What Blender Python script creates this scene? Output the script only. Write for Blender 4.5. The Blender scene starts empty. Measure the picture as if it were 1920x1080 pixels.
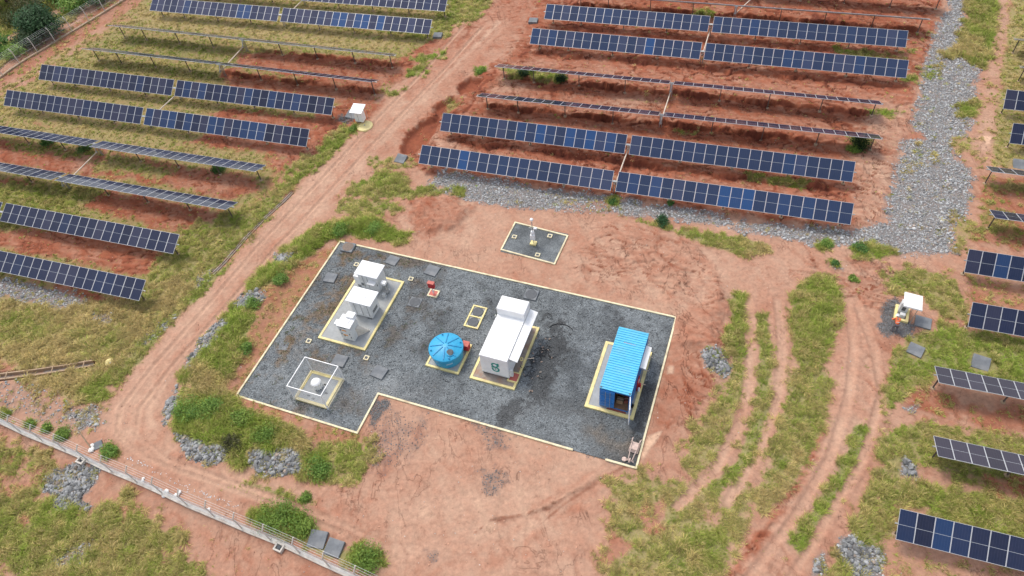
import bpy, math, random
import numpy as np
from mathutils import Vector, Matrix
R = math.radians
random.seed(7)
rng = np.random.default_rng(11)
S = bpy.context.scene
COL = S.collection

# ------------------------------------------------------------------ camera
CAM_F, CAM_PITCH, CAM_ROLL, CAM_H = 1317.7, 0.8838, -0.1282, 49.650
cp, sp = math.cos(CAM_PITCH), math.sin(CAM_PITCH)
cr, sr = math.cos(CAM_ROLL), math.sin(CAM_ROLL)
FW = np.array([0, cp, -sp]); U0 = np.array([0, sp, cp]); R0v = np.array([1., 0, 0])
RT = cr * R0v + sr * U0; UP = -sr * R0v + cr * U0
cam = bpy.data.cameras.new('camera')
cam.sensor_width = 36; cam.lens = 36 * CAM_F / 1920; cam.clip_start = 0.5; cam.clip_end = 6000
camo = bpy.data.objects.new('camera', cam); COL.objects.link(camo)
camo.matrix_world = Matrix(((RT[0], UP[0], -FW[0], 0), (RT[1], UP[1], -FW[1], 0), (RT[2], UP[2], -FW[2], CAM_H), (0, 0, 0, 1)))
S.camera = camo
# ------------------------------------------------------------------ light
SUN_EL, SUN_AZ = 62, 326     # azimuth of the sun measured from +Y clockwise seen from above
w = bpy.data.worlds.new('World'); S.world = w; w.use_nodes = True
nt = w.node_tree
sky = nt.nodes.new('ShaderNodeTexSky'); sky.sky_type = 'NISHITA'; sky.sun_disc = False
sky.sun_elevation = R(SUN_EL); sky.sun_rotation = R(SUN_AZ); sky.air_density = 1.0; sky.dust_density = 2.5; sky.ozone_density = 0.6
bg = nt.nodes['Background']; bg.inputs['Strength'].default_value = 0.15
hs = nt.nodes.new('ShaderNodeHueSaturation'); hs.inputs['Saturation'].default_value = .5   # thin white overcast
nt.links.new(sky.outputs[0], hs.inputs['Color']); nt.links.new(hs.outputs[0], bg.inputs[0])
sun = bpy.data.lights.new('sun', 'SUN'); sun.energy = 1.0; sun.angle = R(14); sun.color = (1, 0.94, 0.86)
suno = bpy.data.objects.new('sun', sun); COL.objects.link(suno)
sd = Vector((math.sin(R(SUN_AZ)) * math.cos(R(SUN_EL)), math.cos(R(SUN_AZ)) * math.cos(R(SUN_EL)), math.sin(R(SUN_EL))))
suno.rotation_euler = sd.to_track_quat('Z', 'Y').to_euler(); suno.location = (0, 0, 80)
S.view_settings.view_transform = 'Standard'; S.view_settings.look = 'None'; S.view_settings.gamma = 1
S.view_settings.exposure = 0.76

# ------------------------------------------------------------------ helpers
def at(px, py, z=0.0):
    d = FW + RT * (px - 960) / CAM_F + UP * (540 - py) / CAM_F
    return np.array([0, 0, CAM_H]) + d * (z - CAM_H) / d[2]
def at2(px, py, z=0.0):
    return at(px, py, z)[:2]
PADO = np.array([-22.5637, 36.2774]); PADT = -0.4453
PU = np.array([math.cos(PADT), math.sin(PADT)]); PV = np.array([-PU[1], PU[0]])
def pad(u, v): return PADO + PU * u + PV * v

def mat(name, col, rough=0.7, metal=0.0, var=0.12, scale=6.0, bump=0.0, spec=0.5, detail=6, dirt=None, dirt_amt=0.0):
    m = bpy.data.materials.new(name); m.use_nodes = True
    n = m.node_tree.nodes; l = m.node_tree.links; b = n['Principled BSDF']
    b.inputs['Roughness'].default_value = rough; b.inputs['Metallic'].default_value = metal
    b.inputs['Specular IOR Level'].default_value = spec
    tc = n.new('ShaderNodeTexCoord'); no = n.new('ShaderNodeTexNoise')
    no.inputs['Scale'].default_value = scale; no.inputs['Detail'].default_value = detail; no.inputs['Roughness'].default_value = 0.65
    l.new(tc.outputs['Object'], no.inputs['Vector'])
    mr = n.new('ShaderNodeMapRange'); mr.inputs[1].default_value = 0.3; mr.inputs[2].default_value = 0.7
    mr.inputs[3].default_value = 1 - var; mr.inputs[4].default_value = 1 + var
    l.new(no.outputs[0], mr.inputs[0])
    mx = n.new('ShaderNodeMix'); mx.data_type = 'RGBA'; mx.blend_type = 'MULTIPLY'; mx.inputs[0].default_value = 1
    mx.inputs[6].default_value = (*col, 1); l.new(mr.outputs[0], mx.inputs[7])
    out = mx.outputs[2]
    if dirt:
        n2 = n.new('ShaderNodeTexNoise'); n2.inputs['Scale'].default_value = 1.3; n2.inputs['Detail'].default_value = 8
        l.new(tc.outputs['Object'], n2.inputs['Vector'])
        r2 = n.new('ShaderNodeMapRange'); r2.inputs[1].default_value = 0.48; r2.inputs[2].default_value = 0.72; r2.inputs[4].default_value = dirt_amt
        l.new(n2.outputs[0], r2.inputs[0])
        m2 = n.new('ShaderNodeMix'); m2.data_type = 'RGBA'; m2.inputs[7].default_value = (*dirt, 1)
        l.new(r2.outputs[0], m2.inputs[0]); l.new(out, m2.inputs[6]); out = m2.outputs[2]
    l.new(out, b.inputs['Base Color'])
    if bump:
        bp = n.new('ShaderNodeBump'); bp.inputs['Strength'].default_value = bump; bp.inputs['Distance'].default_value = 0.03
        l.new(no.outputs[0], bp.inputs['Height']); l.new(bp.outputs[0], b.inputs['Normal'])
    return m

def attr_mat(name, rough=0.9, scale=7.0, var=0.25, bump=0.0, dist=0.05, trans=0.0, up=0.0):
    """colour comes from a per-vertex albedo attribute, broken up by procedural noise"""
    m = bpy.data.materials.new(name); m.use_nodes = True
    n = m.node_tree.nodes; l = m.node_tree.links; b = n['Principled BSDF']
    b.inputs['Roughness'].default_value = rough; b.inputs['Specular IOR Level'].default_value = 0.25
    a = n.new('ShaderNodeAttribute'); a.attribute_name = 'albedo'
    out = a.outputs['Color']
    if var:
        tc = n.new('ShaderNodeTexCoord')
        no = n.new('ShaderNodeTexNoise'); no.inputs['Scale'].default_value = scale; no.inputs['Detail'].default_value = 9; no.inputs['Roughness'].default_value = 0.72
        l.new(tc.outputs['Object'], no.inputs['Vector'])
        mr = n.new('ShaderNodeMapRange'); mr.inputs[1].default_value = 0.32; mr.inputs[2].default_value = 0.68
        mr.inputs[3].default_value = 1 - var; mr.inputs[4].default_value = 1 + var; l.new(no.outputs[0], mr.inputs[0])
        mx = n.new('ShaderNodeMix'); mx.data_type = 'RGBA'; mx.blend_type = 'MULTIPLY'; mx.inputs[0].default_value = 1
        l.new(out, mx.inputs[6]); l.new(mr.outputs[0], mx.inputs[7]); out = mx.outputs[2]
        if bump:
            bp = n.new('ShaderNodeBump'); bp.inputs['Strength'].default_value = bump; bp.inputs['Distance'].default_value = dist
            l.new(no.outputs[0], bp.inputs['Height']); l.new(bp.outputs[0], b.inputs['Normal'])
    l.new(out, b.inputs['Base Color'])
    if up:   # thin blades scatter light like a canopy: bend their normals towards the sky
        ge = n.new('ShaderNodeNewGeometry'); va = n.new('ShaderNodeVectorMath'); va.operation = 'MULTIPLY_ADD'; va.inputs[0].default_value = (0, 0, up)
        va.inputs[1].default_value = (1, 1, 1); l.new(ge.outputs['Normal'], va.inputs[2]); vn = n.new('ShaderNodeVectorMath'); vn.operation = 'NORMALIZE'
        l.new(va.outputs[0], vn.inputs[0]); l.new(vn.outputs[0], b.inputs['Normal'])
    if trans:
        t = n.new('ShaderNodeBsdfTranslucent'); l.new(out, t.inputs['Color'])
        ms = n.new('ShaderNodeMixShader'); ms.inputs[0].default_value = trans
        l.new(b.outputs[0], ms.inputs[1]); l.new(t.outputs[0], ms.inputs[2]); l.new(ms.outputs[0], n['Material Output'].inputs['Surface'])
    return m

class MB:
    def __init__(s): s.v = []; s.f = []; s.m = []; s.mi = 0; s.sm = []
    def add(s, vs, fs, smooth=False):
        o = len(s.v); s.v += [tuple(map(float, p)) for p in vs]
        for f in fs: s.f.append([o + i for i in f]); s.m.append(s.mi); s.sm.append(smooth)
        return s
    def mat(s, i): s.mi = i; return s
    def box(s, x0, x1, y0, y1, z0, z1, M=None):
        vs = [(x, y, z) for z in (z0, z1) for y in (y0, y1) for x in (x0, x1)]
        if M is not None: vs = [M @ Vector(p) for p in vs]
        return s.add(vs, [(0, 2, 3, 1), (4, 5, 7, 6), (0, 1, 5, 4), (2, 6, 7, 3), (0, 4, 6, 2), (1, 3, 7, 5)])
    def bbox(s, x0, x1, y0, y1, z0, z1, b=0.02):
        """box with chamfered vertical and top edges"""
        def ring(i, z): return [(x0 + i, y0 + b + i * 0, z), (x0 + b, y0 + i, z), (x1 - b, y0 + i, z), (x1 - i, y0 + b, z), (x1 - i, y1 - b, z), (x1 - b, y1 - i, z), (x0 + b, y1 - i, z), (x0 + i, y1 - b, z)]
        r = ring(0, z0) + ring(0, z1 - b) + [(x0 + b, y0 + 2 * b, z1), (x0 + 2 * b, y0 + b, z1), (x1 - 2 * b, y0 + b, z1), (x1 - b, y0 + 2 * b, z1), (x1 - b, y1 - 2 * b, z1), (x1 - 2 * b, y1 - b, z1), (x0 + 2 * b, y1 - b, z1), (x0 + b, y1 - 2 * b, z1)]
        fs = [tuple(range(7, -1, -1)), tuple(range(16, 24))]
        for k in (0, 8):
            for i in range(8): j = (i + 1) % 8; fs.append((k + i, k + j, k + 8 + j, k + 8 + i))
        return s.add(r, fs)
    def tube(s, pts, r, n=8, smooth=True, caps=True):
        pts = [Vector(p) for p in pts]; rr = r if isinstance(r, (list, tuple)) else [r] * len(pts)
        vs = []
        for i, p in enumerate(pts):
            t = (pts[min(i + 1, len(pts) - 1)] - pts[max(i - 1, 0)]).normalized()
            a = t.orthogonal().normalized() if abs(t.z) < 0.9 else t.cross(Vector((1, 0, 0))).normalized()
            if i and a.dot(pa) < 0: a = -a
            pa = a; b = t.cross(a)
            for k in range(n):
                c = 2 * math.pi * k / n; vs.append(p + (a * math.cos(c) + b * math.sin(c)) * rr[i])
        fs = []
        for i in range(len(pts) - 1):
            for k in range(n): k2 = (k + 1) % n; fs.append((i * n + k, i * n + k2, i * n + n + k2, i * n + n + k))
        s.add(vs, fs, smooth)
        if caps: s.add(vs[:n], [tuple(range(n - 1, -1, -1))]); s.add(vs[-n:], [tuple(range(n))])
        return s
    def lathe(s, prof, n=24, c=(0, 0), smooth=True, cap=True):
        vs = [(c[0] + r * math.cos(2 * math.pi * k / n), c[1] + r * math.sin(2 * math.pi * k / n), z) for r, z in prof for k in range(n)]
        fs = []
        for i in range(len(prof) - 1):
            for k in range(n): k2 = (k + 1) % n; fs.append((i * n + k, i * n + k2, i * n + n + k2, i * n + n + k))
        s.add(vs, fs, smooth)
        if cap: s.add(vs[-n:], [tuple(range(n))]); s.add(vs[:n], [tuple(range(n - 1, -1, -1))])
        return s
    def prism(s, poly, z0, z1):
        n = len(poly); vs = [(x, y, z0) for x, y in poly] + [(x, y, z1) for x, y in poly]
        return s.add(vs, [tuple(range(n - 1, -1, -1)), tuple(range(n, 2 * n))] + [(i, (i + 1) % n, n + (i + 1) % n, n + i) for i in range(n)])
    def ribbon(s, pts, wd, z0, z1, closed=False):
        """kerb: a mitred strip of width wd centred on the line pts"""
        P = [np.array(p, float) for p in pts]; n = len(P); A = []; B = []
        for i in range(n):
            d1 = P[i] - P[i - 1] if (i or closed) else None; d2 = P[(i + 1) % n] - P[i] if (i < n - 1 or closed) else None
            if d1 is None: d1 = d2
            if d2 is None: d2 = d1
            d1 = d1 / np.linalg.norm(d1); d2 = d2 / np.linalg.norm(d2)
            n1 = np.array([-d1[1], d1[0]]); n2 = np.array([-d2[1], d2[0]]); m = (n1 + n2); m /= m @ n1
            A.append(P[i] + m * wd / 2); B.append(P[i] - m * wd / 2)
        vs = []
        for a, b in zip(A, B): vs += [(*a, z0), (*b, z0), (*b, z1), (*a, z1)]
        fs = []
        for i in range(n if closed else n - 1):
            j = (i + 1) % n
            for k in range(4): k2 = (k + 1) % 4; fs.append((i * 4 + k, i * 4 + k2, j * 4 + k2, j * 4 + k))
        if not closed: fs += [(0, 3, 2, 1), (4 * n - 4, 4 * n - 3, 4 * n - 2, 4 * n - 1)]
        return s.add(vs, fs)
    def mesh(s, name, mats):
        me = bpy.data.meshes.new(name); me.from_pydata(s.v, [], s.f)
        for m in (mats if isinstance(mats, (list, tuple)) else [mats]): me.materials.append(m)
        me.polygons.foreach_set('material_index', s.m); me.polygons.foreach_set('use_smooth', s.sm)
        bm_fix(me); return me
    def build(s, name, mats, parent=None, loc=(0, 0, 0), rot=(0, 0, 0)):
        return link(name, s.mesh(name, mats), parent, loc, rot)
def bm_fix(me):
    import bmesh
    b = bmesh.new(); b.from_mesh(me); bmesh.ops.recalc_face_normals(b, faces=b.faces); b.to_mesh(me); b.free()
def link(name, data, parent=None, loc=(0, 0, 0), rot=(0, 0, 0)):
    o = bpy.data.objects.new(name, data); COL.objects.link(o); o.location = loc; o.rotation_euler = rot
    if parent: o.parent = parent
    return o
def tag(o, label=None, cat=None, group=None, kind=None):
    if label: o['label'] = label
    if cat: o['category'] = cat
    if group: o['group'] = group
    if kind: o['kind'] = kind
    return o
def thing(name, label, cat, loc, rz=0.0, group=None):
    o = link(name, None, None, (float(loc[0]), float(loc[1]), float(loc[2]) if len(loc) > 2 else gz(loc)), (0, 0, rz))
    o.empty_display_size = 0.3
    return tag(o, label, cat, group)
def copy_tree(o, parent=None):
    c = o.copy(); COL.objects.link(c)
    if parent: c.parent = parent
    for ch in list(o.children): copy_tree(ch, c)
    return c

def np_mesh(name, verts, tris, mtl, col=None, smooth=False):
    """big numpy mesh: verts (n,3), tris (m,k) with an optional per-vertex albedo"""
    me = bpy.data.meshes.new(name); k = tris.shape[1]
    me.vertices.add(len(verts)); me.vertices.foreach_set('co', verts.astype(np.float32).ravel())
    me.loops.add(tris.size); me.loops.foreach_set('vertex_index', tris.astype(np.int32).ravel())
    me.polygons.add(len(tris)); me.polygons.foreach_set('loop_start', np.arange(0, tris.size, k, dtype=np.int32))
    me.polygons.foreach_set('use_smooth', np.full(len(tris), smooth, dtype=bool))
    if col is not None:
        a = me.attributes.new('albedo', 'FLOAT_COLOR', 'POINT')
        a.data.foreach_set('color', (col if col.shape[1] == 4 else np.concatenate([col, np.ones((len(col), 1))], 1)).astype(np.float32).ravel())
    me.materials.append(mtl); me.update(calc_edges=True); me.validate()
    return link(name, me)

# ------------------------------------------------------------------ noise
def _perm(seed): return np.random.default_rng(seed).permutation(256)
def pn(x, y, seed=0):
    p = _perm(seed); ang = np.random.default_rng(seed + 999).random(256) * 2 * np.pi
    gx, gy = np.cos(ang), np.sin(ang)
    xi = np.floor(x).astype(int); yi = np.floor(y).astype(int); fx = x - xi; fy = y - yi
    def g(ix, iy, dx, dy):
        h = p[(p[ix & 255] + iy) & 255]; return gx[h] * dx + gy[h] * dy
    u = fx * fx * fx * (fx * (fx * 6 - 15) + 10); v = fy * fy * fy * (fy * (fy * 6 - 15) + 10)
    a = g(xi, yi, fx, fy); b = g(xi + 1, yi, fx - 1, fy); c = g(xi, yi + 1, fx, fy - 1); d = g(xi + 1, yi + 1, fx - 1, fy - 1)
    return (a + u * (b - a)) * (1 - v) + (c + u * (d - c)) * v
def fbm(x, y, scale, oct=4, seed=0, gain=0.55):
    r = np.zeros_like(x); a = 1.0; f = 1.0 / scale
    for o in range(oct): r += a * pn(x * f + 17.3 * o, y * f + 9.1 * o, seed + o); a *= gain; f *= 2.03
    return r
def sst(a, b, x): t = np.clip((x - a) / (b - a), 0, 1); return t * t * (3 - 2 * t)
def sdf(x, y, poly):
    """signed distance, positive inside"""
    P = np.asarray(poly); d = np.full(x.shape, 1e9); ins = np.zeros(x.shape, bool)
    for i in range(len(P)):
        a = P[i]; b = P[(i + 1) % len(P)]; e = b - a
        wx, wy = x - a[0], y - a[1]; t = np.clip((wx * e[0] + wy * e[1]) / (e @ e + 1e-9), 0, 1)
        d = np.minimum(d, (wx - e[0] * t) ** 2 + (wy - e[1] * t) ** 2)
        c = ((a[1] > y) != (b[1] > y))
        if abs(e[1]) > 1e-9: ins ^= c & (x < e[0] * (y - a[1]) / e[1] + a[0])
    d = np.sqrt(d); return np.where(ins, d, -d)

# ------------------------------------------------------------------ solar rows (measured on the ground plane)
PM, GAP, HA, MW = 1.0775, 0.46, 1.7, 2.02
# name: (x, y of the left end of the axis, heading deg, tilt deg, pitch scale, modules left of gap, right of gap)
def rowdef(x, y, psi, tau, ls, nl, nr): 
    ru = np.array([math.cos(R(psi)), math.sin(R(psi))]); pm = PM * ls
    g = np.array([x, y]) + ru * pm * nl
    return dict(g=g, psi=R(psi), ru=ru, rv=np.array([-ru[1], ru[0]]), tau=R(tau), pm=pm, nl=nl, nr=nr)
def rowgap(gx, gy, psi, tau, ls, nl, nr):
    r = rowdef(0, 0, psi, tau, ls, 0, nr); r['g'] = np.array([gx, gy]); r['nl'] = nl; return r
ROWS = {
 'R1': rowdef(8.83, 84.25, -21.9, 32.5, 1.005, 19, 20), 'R2': rowdef(6.36, 78.99, -22.16, 34.8, 1.007, 19, 20),
 'R3': rowdef(1.6, 73.52, -21.93, -25.2, .995, 19, 20), 'R4': rowdef(-0.9, 68.18, -21.7, -25.3, .998, 19, 20),
 'R5': rowdef(-5.36, 64.18, -22.08, 37, 1.001, 19, 20), 'R6': rowdef(-7.81, 59.13, -22.42, 33.7, 1.006, 19, 20),
 'L2': rowdef(-45.86, 99.83, -21.6, 31, 1.008, 19, 20), 'L3': rowdef(-50.12, 95.06, -22.7, -27.6, 1.003, 19, 20),
 'L4': rowdef(-52.2, 89.73, -22.5, -28.3, .998, 19, 20), 'L5': rowdef(-57.09, 85.4, -21.94, 34.9, .997, 19, 20),
 'L6': rowdef(-59.83, 80.37, -22.05, 35, 1.005, 19, 20),
}
ROWS['L7'] = rowgap(-45.5, 68.42, -22.17, -21.2, 1.005, 19, 20)
ROWS['L8'] = rowgap(-47.75, 63.12, -22.4, -22, 1.006, 13, 20)
ROWS['L9'] = rowgap(-52.6, 58.63, -22.2, 26, 1.009, 5, 20)
ROWS['L10'] = rowgap(-49.65 - 5.45 * math.cos(R(22)), 51.03 + 5.45 * math.sin(R(22)), -22.1, 26, 1.012, 2, 20)
def from_right(px, py, psi, tau):
    e = at2(px, py, HA); ru = np.array([math.cos(R(psi)), math.sin(R(psi))]); s = e - ru * (39 * PM + GAP)
    return rowdef(s[0], s[1], psi, tau, 1.0, 19, 20)
ROWS['R0'] = from_right(1739.7, 36.6, -22.0, -28.5)
_r = ROWS['R0']; _q = _r['g'] + _r['rv'] * 5.35 + _r['ru'] * (2.3 - 19 * PM); ROWS['RA'] = rowdef(_q[0], _q[1], -22, -28.5, 1.0, 19, 20)
ROWS['L1'] = from_right(837.5, 9, -21.6, 32)
for k, (x, y, tau, n) in {'F2': (52.89, 55.89, 37.8, 5), 'F3': (50.71, 50.76, 38.6, 5), 'F4': (46.07, 46.23, -25.7, 7), 'F5': (43.39, 40.65, -22.9, 7),
        'F6': (38.66, 35.93, 40, 8), 'F7': (36.19, 30.54, 38, 8), 'F8': (31.04, 25.54, -17.2, 10), 'F9': (28.26, 19.97, -17.2, 10), 'F10': (23.36, 15.06, 31, 12)}.items():
    ROWS[k] = rowgap(x, y, -23.2, tau, 1.0, 0, n)
for k, p in {'F0': (1904.8, 74.4), 'F1': (1915.5, 127)}.items():
    q = at2(*p, HA); ROWS[k] = rowgap(q[0], q[1], -22.5, -26, 1.0, 0, 5)

# ------------------------------------------------------------------ ground layout
X0, X1, Y0, Y1, DG = -92.0, 82.0, 4.0, 126.0, 0.12
gxv = np.arange(X0, X1 + 1e-6, DG); gyv = np.arange(Y0, Y1 + 1e-6, DG)
GX, GY = np.meshgrid(gxv, gyv)
N_A = fbm(GX, GY, 2.2, 5, 1); N_B = fbm(GX, GY, 0.8, 4, 21); N_C = fbm(GX, GY, 9.0, 4, 41); N_D = fbm(GX, GY, 0.45, 2, 61)
CH = {k: np.zeros_like(GX) for k in ('g', 'd', 'h', 'gr', 't', 'k', 'dk', 'sc')}   # grass, dryness, height, gravel, soil tone, moist soil plus painted step shade, crushed stone, scour
CH['t'][:] = 0.35; CH['d'][:] = 0.5; CH['h'][:] = 0.25; CH['sc'][:] = 0.4
def paint(pts, feather=0.5, amp=0.7, world=False, **kw):
    P = np.asarray(pts, float) if world else np.array([at2(*p) for p in pts])
    mg = feather + amp * 1.5 + 0.5
    i0, i1 = np.searchsorted(gxv, [P[:, 0].min() - mg, P[:, 0].max() + mg]); j0, j1 = np.searchsorted(gyv, [P[:, 1].min() - mg, P[:, 1].max() + mg])
    if i1 <= i0 or j1 <= j0: return
    sl = (slice(j0, j1), slice(i0, i1))
    m = sst(-feather, feather, sdf(GX[sl], GY[sl], P) + amp * (N_A[sl] * 1.2 + N_B[sl] * 0.7))
    for k, v in kw.items(): CH[k][sl] = CH[k][sl] * (1 - m) + v * m
def line(pts, wd, feather=0.25, amp=0.3, **kw):
    P = np.array([at2(*p) for p in pts]); L = []; Rr = []
    for i in range(len(P)):
        t = P[min(i + 1, len(P) - 1)] - P[max(i - 1, 0)]; t /= np.linalg.norm(t); nrm = np.array([-t[1], t[0]]) * wd / 2
        L.append(P[i] + nrm); Rr.append(P[i] - nrm)
    paint(L + Rr[::-1], feather, amp, world=True, **kw)

# --- left field
paint([(265, -40), (200, 48), (140, 97), (60, 152), (-60, 200), (-60, 700), (190, 720), (300, 600), (470, 400), (620, 280), (690, 190), (800, 110), (860, 40), (930, -40)], .8, 1., g=.66, d=.45, h=.17, t=.75, sc=.25)
paint([(270, 20), (760, 75), (740, 100), (500, 70), (230, 45)], 1, 1.5, d=.68, g=.75)
paint([(170, 60), (450, 85), (440, 120), (180, 95)], 1, 1.2, d=.3, g=.72)
paint([(100, 100), (400, 125), (630, 170), (620, 182), (330, 145), (85, 118)], 1, 1.2, d=.42, g=.8)
for P in ([(455, 96), (600, 103), (745, 118), (830, 60), (860, 60), (760, 150), (690, 165), (560, 148), (440, 122)],
          [(415, 130), (560, 150), (720, 160), (700, 190), (640, 195), (500, 172), (420, 155)],
          [(420, 205), (520, 215), (640, 228), (720, 190), (690, 240), (640, 300), (560, 310), (500, 288), (430, 278), (345, 268), (400, 250), (370, 228)],
          [(590, 215), (690, 180), (720, 200), (640, 290), (520, 330), (500, 300), (585, 290)],
          [(-40, 258), (180, 275), (300, 305), (480, 332), (500, 355), (430, 372), (300, 345), (160, 330), (60, 315), (-40, 300)],
          [(200, 352), (430, 398), (400, 432), (330, 435), (200, 402), (160, 388)], [(-40, 330), (60, 338), (100, 360), (-40, 345)],
          [(-40, 445), (60, 425), (200, 440), (310, 475), (290, 505), (265, 520), (150, 492), (40, 470), (-40, 460)],
          [(60, 522), (150, 540), (240, 565), (170, 565), (100, 548)], [(60, 228), (200, 250), (150, 258), (50, 245)], [(430, 150), (560, 165), (520, 172), (430, 165)]):
    paint(P, .6, .8, g=.04, t=.85, sc=.8, d=.4)
paint([(20, 228), (180, 240), (280, 262), (150, 262), (20, 248)], .8, 1., g=.75, d=.6)
paint([(150, 380), (215, 350), (120, 345), (-40, 345), (-40, 420), (100, 430)], .8, 1, g=.85, d=.35, h=.3)
paint([(200, 285), (330, 320), (300, 330), (190, 320)], .6, .8, g=.8, d=.45)
paint([(160, 300), (250, 300), (300, 330), (200, 325)], .7, .9, g=.7, d=.4)
paint([(20, 262), (120, 268), (200, 290), (110, 292), (20, 285)], .6, .9, g=.55, d=.1)
paint([(-40, 280), (60, 300), (-40, 305)], .6, .9, g=.0)
# grass strip by the ends of L8-L10
paint([(330, 440), (420, 400), (470, 385), (520, 330), (560, 300), (600, 290), (640, 250), (660, 262), (560, 350), (500, 420), (440, 480), (380, 540), (300, 600), (250, 570), (290, 510)], .6, .8, g=.8, d=.35, h=.3, t=.6)
paint([(470, 390), (500, 330), (600, 300), (560, 345)], .8, .8, g=.4)
# dry field at lower left
paint([(-40, 560), (100, 575), (260, 568), (330, 520), (380, 530), (310, 610), (240, 690), (190, 760), (120, 760), (-40, 690)], .7, .9, g=.95, d=.9, h=.38, t=.5)
paint([(-40, 600), (60, 575), (100, 600), (80, 640), (-40, 650)], .8, 1., d=.45)
paint([(130, 620), (230, 610), (240, 650), (150, 680)], 1, 1.3, d=.55)
paint([(145, 735), (200, 700), (240, 690), (200, 760), (160, 755)], .6, .8, d=.15, h=.4)
paint([(-40, 700), (60, 720), (150, 755), (200, 770), (210, 800), (120, 810), (60, 790), (-40, 770)], .6, .9, g=.15, d=.6, t=.35, gr=.22)
paint([(-40, 660), (35, 680), (30, 700), (-40, 700)], .6, .8, g=.2, t=.5)
for P in ([(-40, 520), (60, 532), (140, 552), (150, 570), (100, 572), (50, 565), (-40, 548)], [(175, 585), (210, 590), (205, 605), (175, 600)], [(90, 570), (150, 558), (160, 572), (110, 580)],
          [(370, 520), (400, 505), (395, 525), (370, 540)], [(245, 668), (285, 640), (305, 620), (330, 592), (310, 600), (265, 640)], [(120, 780), (170, 760), (185, 790), (150, 800)]):
    paint(P, .35, .5, gr=.9, g=.2)
# verge left of the road
line([(655, 245), (560, 340), (500, 410), (440, 480), (370, 560), (300, 630), (230, 700)], 2.3, .5, .7, g=.9, d=.3, h=.32)
line([(640, 260), (560, 345), (490, 425), (400, 515)], .7, .3, .5, g=.2, t=.5)
# --- beyond the upper left fence
paint([(-80, 160), (-10, 130), (60, 85), (130, 40), (210, -40), (-80, -60)], .6, .8, g=.9, d=.35, h=.5, t=.6)
line([(-30, 175), (60, 110), (150, 50), (240, -10)], 2.2, .5, .8, g=.25, t=.9)
line([(0, 85), (30, 66), (70, 42), (130, 10), (160, -20)], 2.2, .4, .5, g=.03, t=.15)
# perimeter track inside the fence
line([(-60, 195), (0, 152), (80, 104), (160, 55), (235, 10), (290, -30)], 3.6, .5, .6, g=.08, t=.6, sc=.4)
line([(-60, 230), (0, 175), (80, 125), (160, 80), (260, 20)], 1.6, .6, .8, g=.5, d=.6)
# --- main diagonal dirt road
paint([(950, -60), (905, 40), (850, 90), (740, 180), (640, 270), (560, 350), (480, 440), (400, 530), (320, 610), (250, 690), (215, 760), (210, 810), (240, 850), (330, 880), (440, 910), (560, 960), (640, 1000), (700, 1010), (760, 960), (640, 930), (480, 890), (370, 860), (310, 800), (300, 740), (340, 660), (420, 570), (500, 490), (590, 420), (650, 370), (700, 300), (760, 230), (840, 170), (900, 130), (960, 90), (1000, 30), (1040, -60)], .5, .5, g=.0, t=.12, gr=0, sc=.15)
paint([(840, 60), (1000, 60), (930, 130), (860, 170), (790, 170), (760, 190), (740, 170)], 1, 1.2, t=.45, sc=.5)
paint([(900, -40), (1040, -40), (1000, 60), (900, 100), (860, 90)], 1., 1., t=.6, sc=.6, g=0)
for off, tt in ((-10, .3), (8, -.05), (22, .28)):
    line([(930 + off, 40), (860 + off, 110), (770 + off, 200), (660 + off, 320), (540 + off, 450), (430 + off, 570), (340 + off, 670), (275 + off, 760), (280 + off, 830)], .7, .4, .6, t=tt, sc=.3)
line([(290, 840), (420, 890), (560, 940), (660, 1000), (740, 1070)], .8, .4, .6, t=.32, sc=.6)
# grass beside the upper road
for P in ([(700, 55), (810, 50), (830, 5), (860, -30), (940, -30), (900, 35), (850, 48), (840, 70), (790, 75)],): paint(P, .5, .8, g=.85, d=.3, h=.3)
for P in ([(765, 132), (812, 118), (795, 145), (762, 146)], [(712, 172), (760, 166), (742, 181)], [(890, 126), (918, 124), (910, 144), (890, 142)], [(770, 110), (840, 95), (835, 110), (790, 118)], [(648, 238), (672, 238), (670, 252), (650, 250)], [(600, 275), (650, 250), (640, 275), (590, 320)]):
    paint(P, .3, .5, g=.85, d=.1, h=.35)
# --- right field, red soil
paint([(1040, -60), (1000, 20), (960, 90), (900, 140), (830, 190), (770, 250), (760, 300), (800, 330), (1000, 355), (1300, 395), (1600, 430), (1670, 410), (1690, 290), (1720, 180), (1750, 90), (1780, -60)], .6, .8, g=.02, t=.88, sc=1.)
for a, b in (('R2', 'R3'), ('R3', 'R4'), ('R4', 'R5'), ('R5', 'R6')):
    pa, pb = ROWS[a], ROWS[b]; P = []
    for t in (0.0, .15, .3, .45, .6, .75, .9, 1.0): P.append(pa['g'] + pa['ru'] * 43 * (t - .47) - pa['rv'] * 2.2)
    for t in (1.0, .9, .75, .6, .45, .3, .15, 0.0): P.append(pb['g'] + pb['ru'] * 43 * (t - .47) + pb['rv'] * 1.2)
    paint(P, .8, 1.3, world=True, t=.68)
for P in ([(1590, 290), (1690, 290), (1670, 415), (1600, 425), (1610, 330)], [(1640, 190), (1710, 200), (1690, 290), (1600, 260)], [(800, 245), (840, 300), (980, 330), (1000, 310), (860, 280)], [(940, 130), (920, 180), (1000, 170)], [(1150, 180), (1240, 190), (1230, 200), (1140, 190)]):
    paint(P, .9, 1.2, t=.25)
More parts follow.
